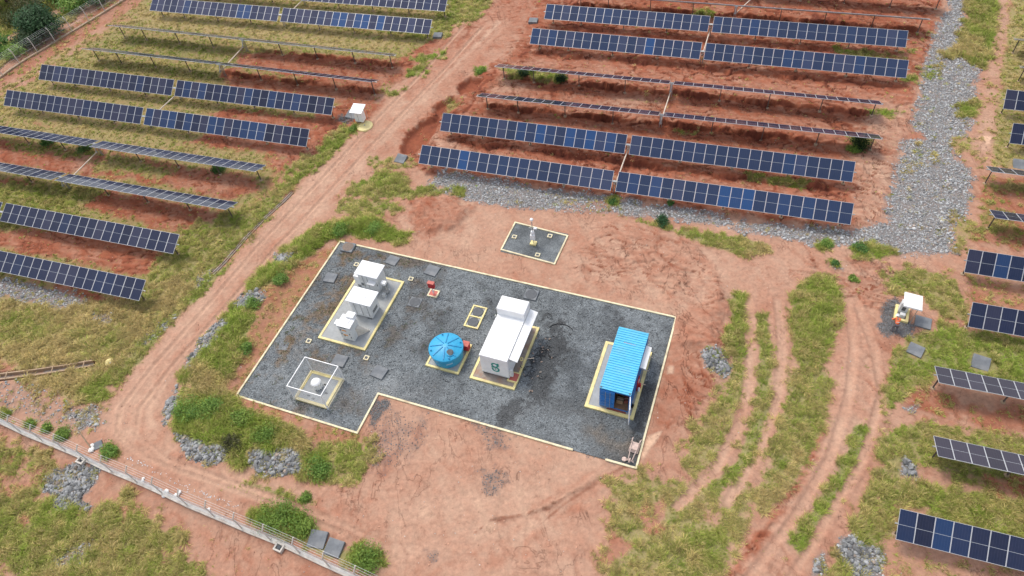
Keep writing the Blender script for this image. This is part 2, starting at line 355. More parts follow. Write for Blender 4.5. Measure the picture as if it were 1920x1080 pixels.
for P in ([(940, 128), (1040, 138), (1085, 150), (1050, 157), (960, 145)], [(1590, 258), (1625, 262), (1620, 285), (1595, 285)], [(1560, 90), (1700, 108), (1680, 118), (1570, 100)], [(1690, 140), (1720, 145), (1720, 158), (1690, 152)], [(1300, 18), (1350, 22), (1330, 32), (1300, 26)], [(1400, 325), (1520, 345), (1500, 352), (1400, 335)], [(1620, 205), (1690, 212), (1680, 222), (1630, 215)], [(1270, 243), (1310, 247), (1300, 252), (1280, 250)]):
    paint(P, .3, .5, g=.7, d=.1, h=.3)
paint([(1600, 110), (1680, 125), (1720, 90), (1740, 60), (1700, 100)], .5, .9, g=.4, d=.4)
# pits beside the road
for P in ([(855, 165), (882, 144), (905, 150), (888, 172), (862, 178)], [(815, 200), (850, 178), (866, 196), (832, 218), (812, 212)], [(756, 262), (788, 228), (825, 218), (822, 240), (800, 268), (772, 292), (752, 285)]):
    paint(P, .25, .3, t=1.05, k=.2, sc=.3)
paint([(830, 182), (858, 180), (862, 195), (838, 205)], .3, .4, g=.45, d=.5)
# --- grey stone strips
paint([(790, 347), (835, 322), (1000, 352), (1150, 368), (1300, 398), (1450, 422), (1595, 432), (1660, 415), (1672, 340), (1690, 270), (1712, 240), (1720, 200), (1728, 140), (1745, 80), (1775, 20), (1785, -60), (1830, -60), (1808, 40), (1800, 90), (1835, 110), (1830, 170), (1812, 250), (1790, 282), (1822, 330), (1815, 400), (1790, 470), (1720, 482), (1600, 468), (1500, 450), (1350, 425), (1230, 408), (1140, 400), (1060, 396), (960, 392), (880, 378), (845, 362)], .55, .6, gr=1., g=.05, t=.4)
paint([(1060, 378), (1140, 378), (1160, 402), (1080, 398)], .4, .6, gr=.45, t=.5, g=.08)
paint([(1725, 130), (1760, 122), (1765, 150), (1725, 150)], .4, .5, g=.8, d=.3); paint([(1700, 240), (1730, 250), (1735, 262), (1695, 262)], .3, .4, gr=.0, t=.6)
paint([(1690, 290), (1740, 280), (1760, 300), (1700, 315)], .5, .6, g=.3)
# grass around them
paint([(1800, -60), (1880, -60), (1868, 110), (1845, 130), (1800, 110), (1770, 110), (1800, 70), (1815, 20)], .5, .7, g=1., d=.3, h=.55, gr=0)
paint([(1780, 75), (1855, 85), (1850, 108), (1780, 108)], .7, .8, d=.75)
paint([(1795, 195), (1832, 190), (1830, 218), (1800, 218)], .3, .4, g=.9, d=.15, h=.4, gr=0)
paint([(1785, 255), (1830, 260), (1830, 285), (1790, 290)], .4, .6, g=.5, d=.5, gr=0)
paint([(1120, 402), (1200, 414), (1290, 432), (1360, 439), (1440, 455), (1450, 470), (1400, 482), (1300, 452), (1250, 432), (1180, 412)], .35, .5, g=.95, d=.25, h=.35, gr=0)
paint([(1400, 455), (1465, 455), (1450, 480), (1400, 482)], .4, .5, d=.65)
for P in ([(1588, 460), (1625, 458), (1690, 475), (1650, 486), (1600, 480)], [(1535, 448), (1562, 448), (1560, 468), (1538, 466)], [(1552, 486), (1575, 488), (1572, 502), (1555, 500)], [(1140, 370), (1165, 372), (1160, 388), (1140, 385)], [(850, 348), (875, 352), (870, 368), (848, 362)]):
    paint(P, .3, .4, g=.95, d=.15, h=.4, gr=0)
paint([(660, 345), (720, 318), (755, 330), (760, 352), (810, 350), (850, 352), (830, 362), (745, 372), (700, 372), (655, 370)], .4, .6, g=.9, d=.3, h=.4)
paint([(740, 375), (760, 395), (700, 410), (620, 400), (650, 370)], .5, .8, g=.7, d=.4, h=.3)
paint([(690, 295), (770, 292), (780, 310), (700, 335)], .4, .7, g=.5, d=.3)
# --- bare yard apron around the gravel yard
paint([(770, 380), (840, 370), (960, 395), (1150, 405), (1260, 440), (1400, 490), (1480, 480), (1500, 520), (1440, 560), (1380, 600), (1390, 680), (1310, 780), (1260, 860), (1200, 890), (1150, 960), (1150, 1120), (760, 1120), (700, 1060), (600, 980), (560, 940), (620, 900), (690, 860), (720, 760), (780, 500), (720, 440)], .5, .7, g=.0, t=.22, gr=0, sc=.45)
paint([(1260, 600), (1340, 530), (1380, 600), (1370, 670), (1320, 760), (1250, 830), (1215, 860), (1240, 720)], .7, .7, t=.55, sc=.8)
paint([(770, 380), (830, 370), (890, 390), (860, 430), (800, 440), (765, 415)], .6, .7, t=.65, sc=.6)
paint([(1060, 440), (1200, 420), (1340, 480), (1330, 560), (1250, 570), (1100, 540)], 1.2, 1., t=.38, sc=.8)
paint([(700, 900), (1100, 900), (1130, 1080), (700, 1080)], 1.5, 1., t=.15)
# dirty grey stains from the yard
for P in ([(720, 760), (790, 780), (790, 860), (700, 880), (690, 820)],): paint(P, .8, 1., dk=.26)
for P in ([(895, 800), (985, 815), (950, 838), (920, 840)], [(905, 880), (945, 890), (940, 935), (910, 930)], [(800, 1030), (825, 1035), (815, 1060)], [(1075, 838), (1170, 866), (1165, 876), (1090, 855)]): paint(P, .4, .8, dk=.36)
paint([(700, 750), (725, 755), (705, 800), (690, 800)], .3, .5, dk=.8)
# --- berm between road and yard
paint([(635, 425), (700, 412), (760, 440), (765, 458), (650, 445), (610, 458), (575, 490), (545, 525), (520, 560), (500, 600), (470, 640), (450, 680), (436, 720), (400, 740), (330, 720), (345, 690), (380, 640), (425, 590), (470, 530), (520, 480), (560, 445), (595, 425)], .35, .5, g=1., d=.18, h=.5, gr=0, t=.5)
paint([(335, 720), (440, 740), (470, 770), (560, 800), (580, 850), (600, 830), (690, 860), (670, 900), (600, 905), (555, 890), (470, 880), (400, 855), (335, 825), (318, 790)], .4, .5, g=1., d=.2, h=.6, gr=0, t=.5)
paint([(600, 812), (690, 820), (700, 850), (660, 900), (600, 900)], .6, .8, g=.7, d=.3, h=.35)
paint([(480, 560), (610, 465), (640, 455), (590, 540), (520, 640), (440, 740), (435, 720), (460, 670)], .5, .7, g=.3, d=.7, h=.18, t=.7)
paint([(450, 745), (660, 815), (690, 830), (600, 830), (560, 800), (470, 770)], .4, .6, g=.2, d=.4, h=.2, t=.6)
paint([(605, 425), (680, 412), (765, 440), (750, 452), (660, 438), (600, 445)], .35, .4, d=.02, h=.5, g=1)
paint([(350, 690), (400, 690), (440, 720), (420, 745), (345, 740)], .7, .8, d=.6); paint([(540, 800), (580, 830), (570, 880), (500, 880), (480, 850)], 1, 1, d=.5)
for P in ([(440, 555), (482, 545), (495, 562), (470, 582), (442, 575)], [(515, 475), (545, 482), (535, 500), (510, 505)], [(308, 760), (332, 718), (345, 740), (330, 775), (310, 795)], [(340, 690), (375, 640), (385, 650), (360, 690)], [(330, 815), (410, 838), (430, 858), (395, 868), (350, 845)], [(465, 855), (510, 840), (560, 852), (567, 882), (530, 892), (470, 880)], [(370, 640), (420, 600), (430, 610), (390, 660)]):
    paint(P, .3, .5, gr=1.25, g=.2, h=.25)
paint([(505, 845), (535, 850), (540, 875), (500, 878)], .3, .4, g=.6)
# dirt strip by the lower fence, its plants
paint([(425, 903), (480, 908), (552, 925), (556, 938), (480, 930), (415, 915)], .3, .5, g=.8, d=.15, h=.25); paint([(555, 928), (585, 928), (585, 945), (560, 945)], .2, .4, g=.8, d=.1, h=.3)
paint([(465, 962), (500, 950), (560, 960), (605, 985), (600, 1010), (560, 1015), (500, 995)], .3, .4, g=1., d=.03, h=.5)
paint([(640, 1040), (670, 1020), (700, 1030), (718, 1060), (690, 1070), (650, 1058)], .3, .4, g=1., d=.03, h=.45)
paint([(580, 1000), (660, 1035), (650, 1060), (560, 1030)], .3, .5, g=.8, d=.3, h=.3)
# --- outside the lower fence
paint([(-60, 800), (100, 860), (260, 930), (420, 1010), (560, 1080), (600, 1140), (420, 1140), (330, 1020), (200, 900), (60, 840), (-60, 830)], .5, .6, g=.03, t=.45)
paint([(-60, 835), (40, 838), (80, 860), (100, 885), (80, 930), (160, 965), (230, 930), (260, 960), (345, 1005), (330, 1030), (420, 1090), (400, 1140), (-60, 1140)], .5, .9, g=.9, d=.42, h=.45, t=.5)
paint([(30, 940), (200, 950), (310, 1010), (250, 1060), (60, 1060)], 1.2, 1., d=.5)
for P in ([(40, 850), (90, 880), (70, 920), (20, 900)], [(215, 935), (250, 960), (230, 980)], [(20, 960), (60, 970), (40, 1000)], [(300, 1010), (330, 1040), (300, 1060)]): paint(P, .4, .8, g=.15, t=.5); paint([(90, 950), (150, 965), (130, 1000), (70, 985)], .6, .8, d=.1)
paint([(0, 880), (60, 900), (20, 930), (-40, 920)], .4, .6, g=.1); paint([(0, 850), (30, 860), (60, 880), (0, 870)], .3, .5, g=.2)
paint([(90, 885), (150, 868), (188, 878), (182, 905), (158, 930), (168, 955), (110, 952), (80, 918)], .3, .4, gr=1.25, g=.1); paint([(100, 1040), (160, 1020), (170, 1060), (110, 1070)], .4, .6, gr=.8, g=.4)
paint([(-60, 1030), (0, 1050), (80, 1100), (-60, 1120)], .3, .4, g=.1, t=.2)
# plants along the lower fence
for P in ([(0, 765), (25, 770), (18, 782), (0, 780)], [(50, 785), (70, 785), (68, 802), (52, 800)], [(80, 795), (98, 800), (92, 815), (78, 810)], [(105, 805), (130, 810), (125, 825), (105, 820)], [(190, 832), (222, 835), (220, 855), (195, 858)]):
    paint(P, .2, .3, g=1, d=.03, h=.4)
# --- right of the yard
paint([(1480, 560), (1500, 530), (1530, 515), (1568, 520), (1582, 560), (1592, 600), (1565, 630), (1545, 680), (1500, 695), (1488, 650)], .3, .5, g=1., d=.3, h=.4, gr=0)
paint([(1480, 700), (1550, 685), (1560, 720), (1545, 800), (1500, 900), (1430, 970), (1410, 930), (1440, 850), (1470, 760)], .4, .6, g=.95, d=.42, h=.35)
paint([(1420, 900), (1500, 850), (1480, 920), (1430, 965)], .6, .7, d=.75)
paint([(1430, 610), (1452, 615), (1452, 700), (1425, 712)], .3, .5, g=.7, d=.15, h=.25)
paint([(1365, 552), (1395, 545), (1402, 600), (1412, 660), (1385, 685), (1355, 640), (1372, 600)], .3, .4, g=1., d=.25, h=.4)
paint([(1375, 660), (1420, 680), (1415, 740), (1400, 800), (1350, 870), (1300, 900), (1275, 860), (1300, 800), (1340, 740)], .6, .9, g=.75, d=.45, h=.3)
paint([(1430, 640), (1470, 620), (1480, 700), (1440, 760), (1380, 860), (1300, 960), (1340, 940), (1420, 850)], .7, 1., g=.45, d=.6, h=.2)
paint([(1145, 905), (1210, 885), (1300, 905), (1400, 900), (1410, 960), (1375, 1060), (1340, 1120), (1130, 1120), (1150, 980)], .6, .9, g=.8, d=.55, h=.28, t=.3)
paint([(1300, 1000), (1370, 980), (1350, 1060), (1270, 1080), (1230, 1040)], .6, .9, g=.95, d=.25, h=.4)
for P in ([(1200, 960), (1240, 940), (1260, 980), (1210, 1000)], [(1340, 905), (1390, 890), (1380, 930), (1345, 940)], [(1150, 1000), (1190, 1020), (1180, 1060), (1140, 1050)]): paint(P, .4, .8, g=.08, t=.45)
paint([(1310, 660), (1345, 660), (1375, 690), (1365, 710), (1320, 690)], .3, .4, gr=1.1, g=.4, d=.1)
# tyre lines through the grass
line([(1475, 560), (1465, 640), (1450, 740), (1400, 860), (1330, 980)], .8, .5, .6, g=.15, t=.2); line([(1410, 600), (1415, 700), (1395, 800), (1330, 900)], .6, .5, .6, g=.2, t=.2)
# right track
paint([(1600, 500), (1620, 560), (1640, 640), (1665, 700), (1640, 770), (1620, 860), (1560, 960), (1500, 1060), (1470, 1140), (1330, 1140), (1400, 1010), (1500, 900), (1545, 810), (1570, 700), (1590, 600), (1560, 500)], .4, .5, g=.02, t=.25, gr=0, sc=.5)
line([(1615, 795), (1600, 860), (1560, 930), (1510, 1000), (1485, 1030)], 1.0, .3, .4, g=.85, d=.15, h=.3)
line([(1545, 800), (1500, 900), (1430, 1000), (1370, 1080)], .5, .3, .3, t=.75, sc=.9)
paint([(1500, 490), (1720, 490), (1700, 560), (1640, 600), (1600, 560), (1480, 520)], .8, .9, t=.4, sc=.9)
line([(1615, 795), (1604, 850), (1565, 925), (1515, 995), (1488, 1028)], 1.1, .3, .2, g=.95, d=.12, h=.3)
line([(1415, 590), (1412, 680), (1400, 760), (1350, 860), (1290, 930)], .55, .25, .3, g=.05, t=.15); line([(1442, 590), (1445, 700), (1425, 800), (1370, 900)], .5, .25, .3, g=.08, t=.18)
line([(1178, 872), (1130, 895), (1080, 920), (1030, 950), (985, 965), (920, 975), (890, 1000)], .2, .12, .2, t=.8, k=.6, sc=.8); line([(1120, 905), (1060, 945), (1010, 985)], .18, .12, .2, t=.75, k=.5)
line([(1140, 880), (1000, 960), (860, 1040), (760, 1110)], .7, .4, .5, t=.4); line([(1165, 885), (1040, 975), (920, 1060)], .6, .4, .5, t=.38); line([(790, 800), (740, 860), (690, 930), (600, 965)], .7, .4, .5, t=.4)
RUTS = []
def rut(pts, w, t, g=0.0):
    line(pts, w, .16, .16, g=g, t=t, gr=0, sc=.25); RUTS.append((pts, w))
rut([(1402, 560), (1405, 620), (1406, 700), (1388, 790), (1340, 880), (1265, 955)], .75, .08, .03)
rut([(1458, 560), (1466, 640), (1458, 740), (1422, 840), (1362, 950)], .75, .08, .03)
line([(1428, 590), (1436, 680), (1428, 770), (1396, 860), (1330, 930)], .95, .25, .25, g=.9, d=.25, h=.28)
for o_ in (0, 62): rut([(1588 + o_ * .2, 560), (1600 + o_ * .6, 650), (1592 + o_, 740), (1555 + o_, 860), (1490 + o_, 970), (1400 + o_ * 1.3, 1090)], .6, .1)
for o_ in (-46, -10): rut([(915 + o_, 50), (850 + o_, 125), (765 + o_, 212), (650 + o_, 335), (528 + o_, 465), (420 + o_, 590), (335 + o_, 685), (272 + o_, 765), (265 + o_, 815), (320 + o_, 860), (430 + o_, 900), (560 + o_, 945), (690 + o_, 1000)], .42, .03)
line([(1150, 868), (1080, 920), (960, 985), (820, 1060), (720, 1120)], .4, .2, .3, t=.14); line([(1120, 858), (1050, 905), (930, 965), (790, 1030), (690, 1080)], .4, .2, .3, t=.14)
# --- right solar field
paint([(1885, -60), (2000, -60), (2000, 330), (1850, 310), (1850, 265), (1862, 200), (1870, 120)], .5, .6, g=.75, d=.55, h=.2, t=.6)
line([(1885, -40), (1872, 80), (1858, 180), (1850, 260), (1842, 320)], 1.6, .4, .4, g=.1, t=.2)
paint([(1845, 330), (2000, 350), (2000, 480), (1820, 450), (1835, 400)], .6, .8, g=.15, t=.75); paint([(1850, 340), (1950, 350), (1950, 365), (1860, 352)], .6, .6, g=.6, d=.5); paint([(1840, 380), (1860, 380), (1880, 400), (1920, 440), (1850, 440), (1830, 430)], .6, .8, g=.5, d=.3)
paint([(1790, 400), (1830, 420), (1810, 470), (1785, 460)], .5, .6, g=.6, d=.4, gr=0)
paint([(1650, 515), (1720, 500), (1790, 520), (1810, 560), (1815, 605), (1760, 590), (1720, 555), (1665, 545)], .5, .8, g=.75, d=.35, h=.3, t=.5)
paint([(1810, 520), (2000, 550), (2000, 600), (1820, 570)], .5, .7, g=.2, t=.7)
paint([(1680, 660), (1700, 640), (1760, 610), (1840, 622), (2000, 650), (2000, 760), (1840, 715), (1750, 700), (1700, 740), (1660, 790), (1665, 720)], .4, .6, g=1., d=.18, h=.3, t=.5)
paint([(1655, 800), (1700, 790), (1760, 800), (2000, 830), (2000, 960), (1850, 910), (1720, 880), (1680, 920), (1630, 970), (1600, 1000), (1625, 930), (1645, 870)], .5, .8, g=.8, d=.35, h=.3, t=.5)
paint([(1630, 940), (1680, 900), (1850, 920), (2000, 960), (2000, 1100), (1900, 1060), (1690, 940), (1660, 1030), (1600, 1130), (1520, 1130), (1590, 1010)], .5, .8, g=.95, d=.38, h=.4, t=.5)
paint([(1660, 1020), (1800, 1060), (1950, 1110), (1950, 1140), (1650, 1140)], .6, .8, g=.25, t=.5)
for P in ([(1720, 730), (1850, 765), (1900, 800), (1780, 790), (1700, 770)], [(1780, 750), (2000, 790), (2000, 830), (1850, 800)], [(1830, 880), (2000, 920), (2000, 945), (1860, 920)]): paint(P, .5, .8, g=.1, t=.8)
for P in ([(1572, 1012), (1592, 1000), (1660, 1030), (1650, 1075), (1600, 1090), (1580, 1045)], [(1690, 858), (1722, 872), (1722, 898), (1692, 892)], [(1695, 765), (1722, 762), (1718, 778)], [(1525, 1050), (1545, 1040), (1545, 1075), (1520, 1085)], [(1560, 500), (1590, 500), (1590, 510)]): paint(P, .3, .4, gr=1.1, g=.1)
# crushed stone round the kiosk
paint([(1640, 615), (1660, 570), (1680, 562), (1700, 600), (1716, 612), (1705, 630), (1665, 630)], .3, .35, dk=1., g=0)
paint([(640, 214), (664, 222), (650, 234), (630, 228)], .3, .3, dk=.8, g=0)
# washed-out pale sand
for P in ([(1215, 820), (1240, 810), (1215, 850), (1205, 862), (1200, 850)], [(1252, 688), (1262, 688), (1262, 700), (1252, 700)], [(1845, 255), (1860, 255), (1858, 272), (1846, 272)]): paint(P, .15, .2, t=-.45, sc=0, g=0)

# heights -------------------------------------------------------------
PADPOLY = np.array([pad(-.0, 14.54), pad(33.25, 14.54), pad(33.25, 0), pad(11.6, 0), pad(11.6, -3.76), pad(0, -3.76)])
SMALL = np.array([pad(15.87, 21.65), pad(21.45, 21.2), pad(21.3, 17.5), pad(15.85, 18.0)])
_c = SMALL.mean(0)
d_pad = np.maximum(sdf(GX, GY, PADPOLY), sdf(GX, GY, SMALL))
flat = 1 - sst(-3.0, -0.1, d_pad)
H = (N_C * .10 + N_A * .035 + N_B * .014 * (1 + CH['sc'])) * flat
# eroded steps below the rows of the red field
for k, (A, t0, t1) in {'R0': (.5, 0, 1), 'R1': (.25, 0, 1), 'R2': (.3, .0, 1), 'R3': (.62, .02, .98), 'R4': (.62, .02, .9), 'R5': (.5, .04, .95), 'R6': (.12, .3, 1), 'L3': (.4, .45, 1.02), 'L4': (.5, .45, 1.02), 'L5': (.1, .6, 1)}.items():
    r = ROWS[k]; rx = (GX - r['g'][0]) * r['ru'][0] + (GY - r['g'][1]) * r['ru'][1]; ry = (GX - r['g'][0]) * r['rv'][0] + (GY - r['g'][1]) * r['rv'][1]
    tt = (rx + 19 * r['pm']) / (39.4 * r['pm']); win = sst(t0 - .03, t0 + .03, tt) * (1 - sst(t1 - .03, t1 + .03, tt))
    off = .55 if k in ('R3', 'R4', 'R0', 'L3', 'L4') else -.95
    sel = (np.abs(ry) < 4.5) & (win > 0)
    e = ry[sel] - off + .6 * pn(rx[sel] * .35, rx[sel] * 0 + 3.1, 5) + .42 * pn(rx[sel] * 1.1, ry[sel] * .3, 6) + .3 * N_B[sel]
    brk = np.clip(.65 + 1.1 * pn(rx[sel] * .22, ry[sel] * .1, 8) + .5 * pn(rx[sel] * .9, ry[sel] * .5, 9), .1, 1.2)
    stp = (sst(-.11, .11, e) - .5) * np.exp(-(e / 1.9) ** 2)
    H[sel] += A * stp * win[sel] * brk
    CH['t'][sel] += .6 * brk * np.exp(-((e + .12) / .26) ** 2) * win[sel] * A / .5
    CH['k'][sel] = np.maximum(CH['k'][sel], .6 * brk * np.exp(-((e + .2) / .09) ** 2) * win[sel] * A / .5)  # shade below each step painted into the soil as a dark band
# rills: narrow washed channels, branching along the slope
wx = GX + .9 * N_A; wy = GY + .9 * N_C
ril = np.maximum(1 - np.abs(pn(wx * .34 + wy * .14, wy * .13 - wx * .05, 77)) * 14, 0) * sst(-.12, .25, pn(GX * .12, GY * .12, 78)) \
    + np.maximum(1 - np.abs(pn(wx * .8 + wy * .35, wy * .3 - wx * .1, 79)) * 8, 0) * .6 * sst(.0, .3, pn(GX * .2, GY * .2, 80))
ril = np.clip(ril, 0, 1) * CH['sc'] * (1 - np.clip(CH['g'], 0, 1) * .8) * flat
H -= ril * .12
CH['t'] += ril * .45; CH['k'] += ril * .5  # rills darkened both as wet soil and as painted shade
# small broken ledges following the slope lines of the scoured red field
lu = GX * math.cos(R(22)) - GY * math.sin(R(22)); lv = GX * math.sin(R(22)) + GY * math.cos(R(22))
lf = fbm(lu * .30, lv * .85, 2.6, 4, 300) * 3.2 + .25 * N_B; fr = lf - np.floor(lf); led = sst(.0, .16, fr) - fr
scm = np.clip((CH['sc'] - .35) / .6, 0, 1) * (1 - np.clip(CH['g'], 0, 1)) * flat * (1 - np.clip(CH['gr'], 0, 1))
H += led * .24 * scm
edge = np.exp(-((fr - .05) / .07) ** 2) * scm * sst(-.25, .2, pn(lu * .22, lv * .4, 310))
CH['t'] += .55 * edge - .30 * sst(.55, .95, fr) * scm; CH['k'] += .8 * edge  # undercut shade painted as a dark tone along the ledge edges
# slanting wash streaks
st = pn(lu * .9 + lv * .8, lv * .12 - lu * .1, 320) + .5 * pn(lu * 2.3 + lv * 2.0, lv * .3 - lu * .2, 321)
CH['t'] += .22 * st * np.clip(CH['sc'] + .1, 0, 1)
for pts, w in RUTS:
    P = np.array([at2(*p) for p in pts]); dd = np.full(GX.shape, 9.)
    for a, b in zip(P[:-1], P[1:]):
        e = b - a; i0, i1 = np.searchsorted(gxv, sorted([a[0], b[0]])); j0, j1 = np.searchsorted(gyv, sorted([a[1], b[1]])); sl = (slice(max(j0 - 9, 0), j1 + 9), slice(max(i0 - 9, 0), i1 + 9))
        t = np.clip(((GX[sl] - a[0]) * e[0] + (GY[sl] - a[1]) * e[1]) / (e @ e), 0, 1); dd[sl] = np.minimum(dd[sl], np.hypot(GX[sl] - a[0] - t * e[0], GY[sl] - a[1] - t * e[1]))
    H -= .07 * (1 - sst(w * .25, w * .6, dd)) - .05 * np.exp(-((dd - w * .75) / .16) ** 2)
# pits, berm, drains
def bump_poly(pts, hgt, soft, amp=.3):
    global H
    P = np.array([at2(*p) for p in pts]); H = H + hgt * sst(-soft, soft, sdf(GX, GY, P) + amp * N_A)
for P in ([(858, 165), (882, 146), (903, 150), (888, 170), (862, 177)], [(815, 202), (850, 180), (862, 196), (832, 216), (812, 211)], [(758, 262), (788, 230), (822, 220), (818, 240), (800, 266), (772, 290), (755, 285)]): bump_poly(P, -.55, .35, .15)
bump_poly([(640, 425), (700, 415), (650, 440), (600, 455), (540, 525), (500, 600), (450, 680), (430, 740), (560, 810), (580, 880), (480, 870), (380, 840), (330, 790), (350, 700), (430, 600), (520, 490), (590, 430)], .35, .9)
bump_poly([(1365, 560), (1380, 640), (1340, 720), (1290, 700), (1300, 600), (1340, 540)], .3, 1.0, .6)
bump_poly([(772, 385), (830, 372), (885, 390), (860, 425), (800, 432)], .45, .7, .8); bump_poly([(1240, 500), (1330, 520), (1370, 590), (1330, 680), (1270, 640)], .35, 1.0, .9)
DRAINS = {}
def drain(name, px, wd, dep):
    global H
    P = np.array([at2(*p) for p in px]); DRAINS[name] = P
    dd = np.full(GX.shape, 9.)
    for a, b in zip(P[:-1], P[1:]):
        e = b - a; i0, i1 = np.searchsorted(gxv, sorted([a[0], b[0]])); j0, j1 = np.searchsorted(gyv, sorted([a[1], b[1]]))
        sl = (slice(max(j0 - 8, 0), j1 + 8), slice(max(i0 - 8, 0), i1 + 8))
        t = np.clip(((GX[sl] - a[0]) * e[0] + (GY[sl] - a[1]) * e[1]) / (e @ e), 0, 1)
        dd[sl] = np.minimum(dd[sl], np.hypot(GX[sl] - a[0] - t * e[0], GY[sl] - a[1] - t * e[1]))
    m = 1 - sst(wd / 2, wd / 2 + .2, dd); H = H * (1 - m) - dep * m; CH['g'] *= 1 - m * (.97 if name == 'low' else .55); CH['gr'] *= 1 - m
drain('low', [(-60, 718), (0, 706), (60, 699), (120, 690), (172, 681)], .62, .42)
drain('road', [(548, 360), (530, 378), (497, 408), (460, 446), (420, 492), (398, 514)], .26, .22)
inn = sst(-.05, .12, d_pad); H = H * (1 - inn) - .12 * inn
CH['g'] *= 1 - sst(-.25, .0, d_pad)
CH['gr'] *= 1 - sst(-.4, 0, d_pad)
def gz(p):
    i = np.clip((p[0] - X0) / DG, 0, len(gxv) - 1.001); j = np.clip((p[1] - Y0) / DG, 0, len(gyv) - 1.001)
    i0 = np.floor(i).astype(int) if hasattr(i, 'shape') else int(i); j0 = np.floor(j).astype(int) if hasattr(j, 'shape') else int(j); fi = i - i0; fj = j - j0
    r = (H[j0, i0] * (1 - fi) + H[j0, i0 + 1] * fi) * (1 - fj) + (H[j0 + 1, i0] * (1 - fi) + H[j0 + 1, i0 + 1] * fi) * fj
    return float(r) if np.ndim(r) == 0 else r
def samp(A, x, y): 
    i = np.clip(np.round((x - X0) / DG).astype(int), 0, len(gxv) - 1); j = np.clip(np.round((y - Y0) / DG).astype(int), 0, len(gyv) - 1); return A[j, i]

# albedo of the bare ground ------------------------------------------
def lerp(a, b, t): return a + (b - a) * t[..., None]
C_ = lambda *c: np.array(c)
tone = np.clip(CH['t'] + .20 * N_C + .24 * N_A + .16 * N_B, -.5, 1.4)
soil = lerp(C_(.44, .268, .184), C_(.285, .087, .043), np.clip(tone, 0, 1))
soil = lerp(soil, C_(.19, .055, .032), np.clip((tone - 1) / .4, 0, 1)); soil = lerp(soil, C_(.62, .40, .27), np.clip(-tone / .45, 0, 1))
soil *= (1 - .45 * np.clip(CH['k'], 0, 1))[..., None]  # darkens moist soil and the painted shade of steps and rills
litter = lerp(C_(.18, .21, .065), C_(.38, .30, .14), np.clip(CH['d'] + .25 * N_A, 0, 1)); litter = lerp(litter, C_(.21, .13, .07), sst(.1, .5, N_B + N_D * .5) * .6)
gcov = np.clip(CH['g'] * 1.15 + .35 * N_B * (CH['g'] > .03) - .05, 0, 1)
alb = lerp(soil, litter, sst(.05, .9, gcov) * .85)
grc = np.clip(CH['gr'] + .3 * N_B * (CH['gr'] > .05), 0, 1); alb = lerp(alb, C_(.19, .19, .185), grc * .9)
alb = lerp(alb, C_(.105, .105, .10), np.clip(CH['dk'] + .5 * N_B * (CH['dk'] > .05), 0, 1) * .85)
alb *= (1 + .10 * N_B + .06 * N_D)[..., None]
alb = np.clip(alb, .012, .8)

# one sheet: fine core plus coarse rings out to the horizon -----------------
ext = np.array([2, 6, 15, 40, 100, 250, 700, 2000.])
xs = np.concatenate([X0 - ext[::-1], gxv, gxv[-1] + ext]); ys = np.concatenate([Y0 - ext[::-1], gyv, gyv[-1] + ext]); ne = len(ext)
def padA(A): return np.pad(A, [(ne, ne), (ne, ne)] + [(0, 0)] * (A.ndim - 2), mode='edge')
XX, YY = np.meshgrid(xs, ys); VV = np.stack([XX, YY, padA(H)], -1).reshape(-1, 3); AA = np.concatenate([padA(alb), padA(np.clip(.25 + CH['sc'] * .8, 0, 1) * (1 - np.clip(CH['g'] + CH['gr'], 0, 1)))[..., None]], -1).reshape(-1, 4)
nx, ny = len(xs), len(ys); idx = np.arange(nx * ny).reshape(ny, nx)
quads = np.stack([idx[:-1, :-1], idx[:-1, 1:], idx[1:, 1:], idx[1:, :-1]], -1)
road_m = np.zeros_like(GX, bool)
ROADS = {'dirt_road': [(950, -60), (905, 40), (850, 90), (740, 180), (640, 270), (560, 350), (480, 440), (400, 530), (320, 610), (250, 690), (215, 760), (210, 810), (240, 850), (330, 880), (440, 910), (560, 960), (640, 1000), (700, 1010), (760, 960), (640, 930), (480, 890), (370, 860), (310, 800), (300, 740), (340, 660), (420, 570), (500, 490), (590, 420), (650, 370), (700, 300), (760, 230), (840, 170), (900, 130), (960, 90), (1000, 30), (1040, -60)],
         'dirt_track': [(1600, 500), (1620, 560), (1640, 640), (1665, 700), (1640, 770), (1620, 860), (1560, 960), (1500, 1060), (1470, 1140), (1330, 1140), (1400, 1010), (1500, 900), (1545, 810), (1570, 700), (1590, 600), (1560, 500)]}
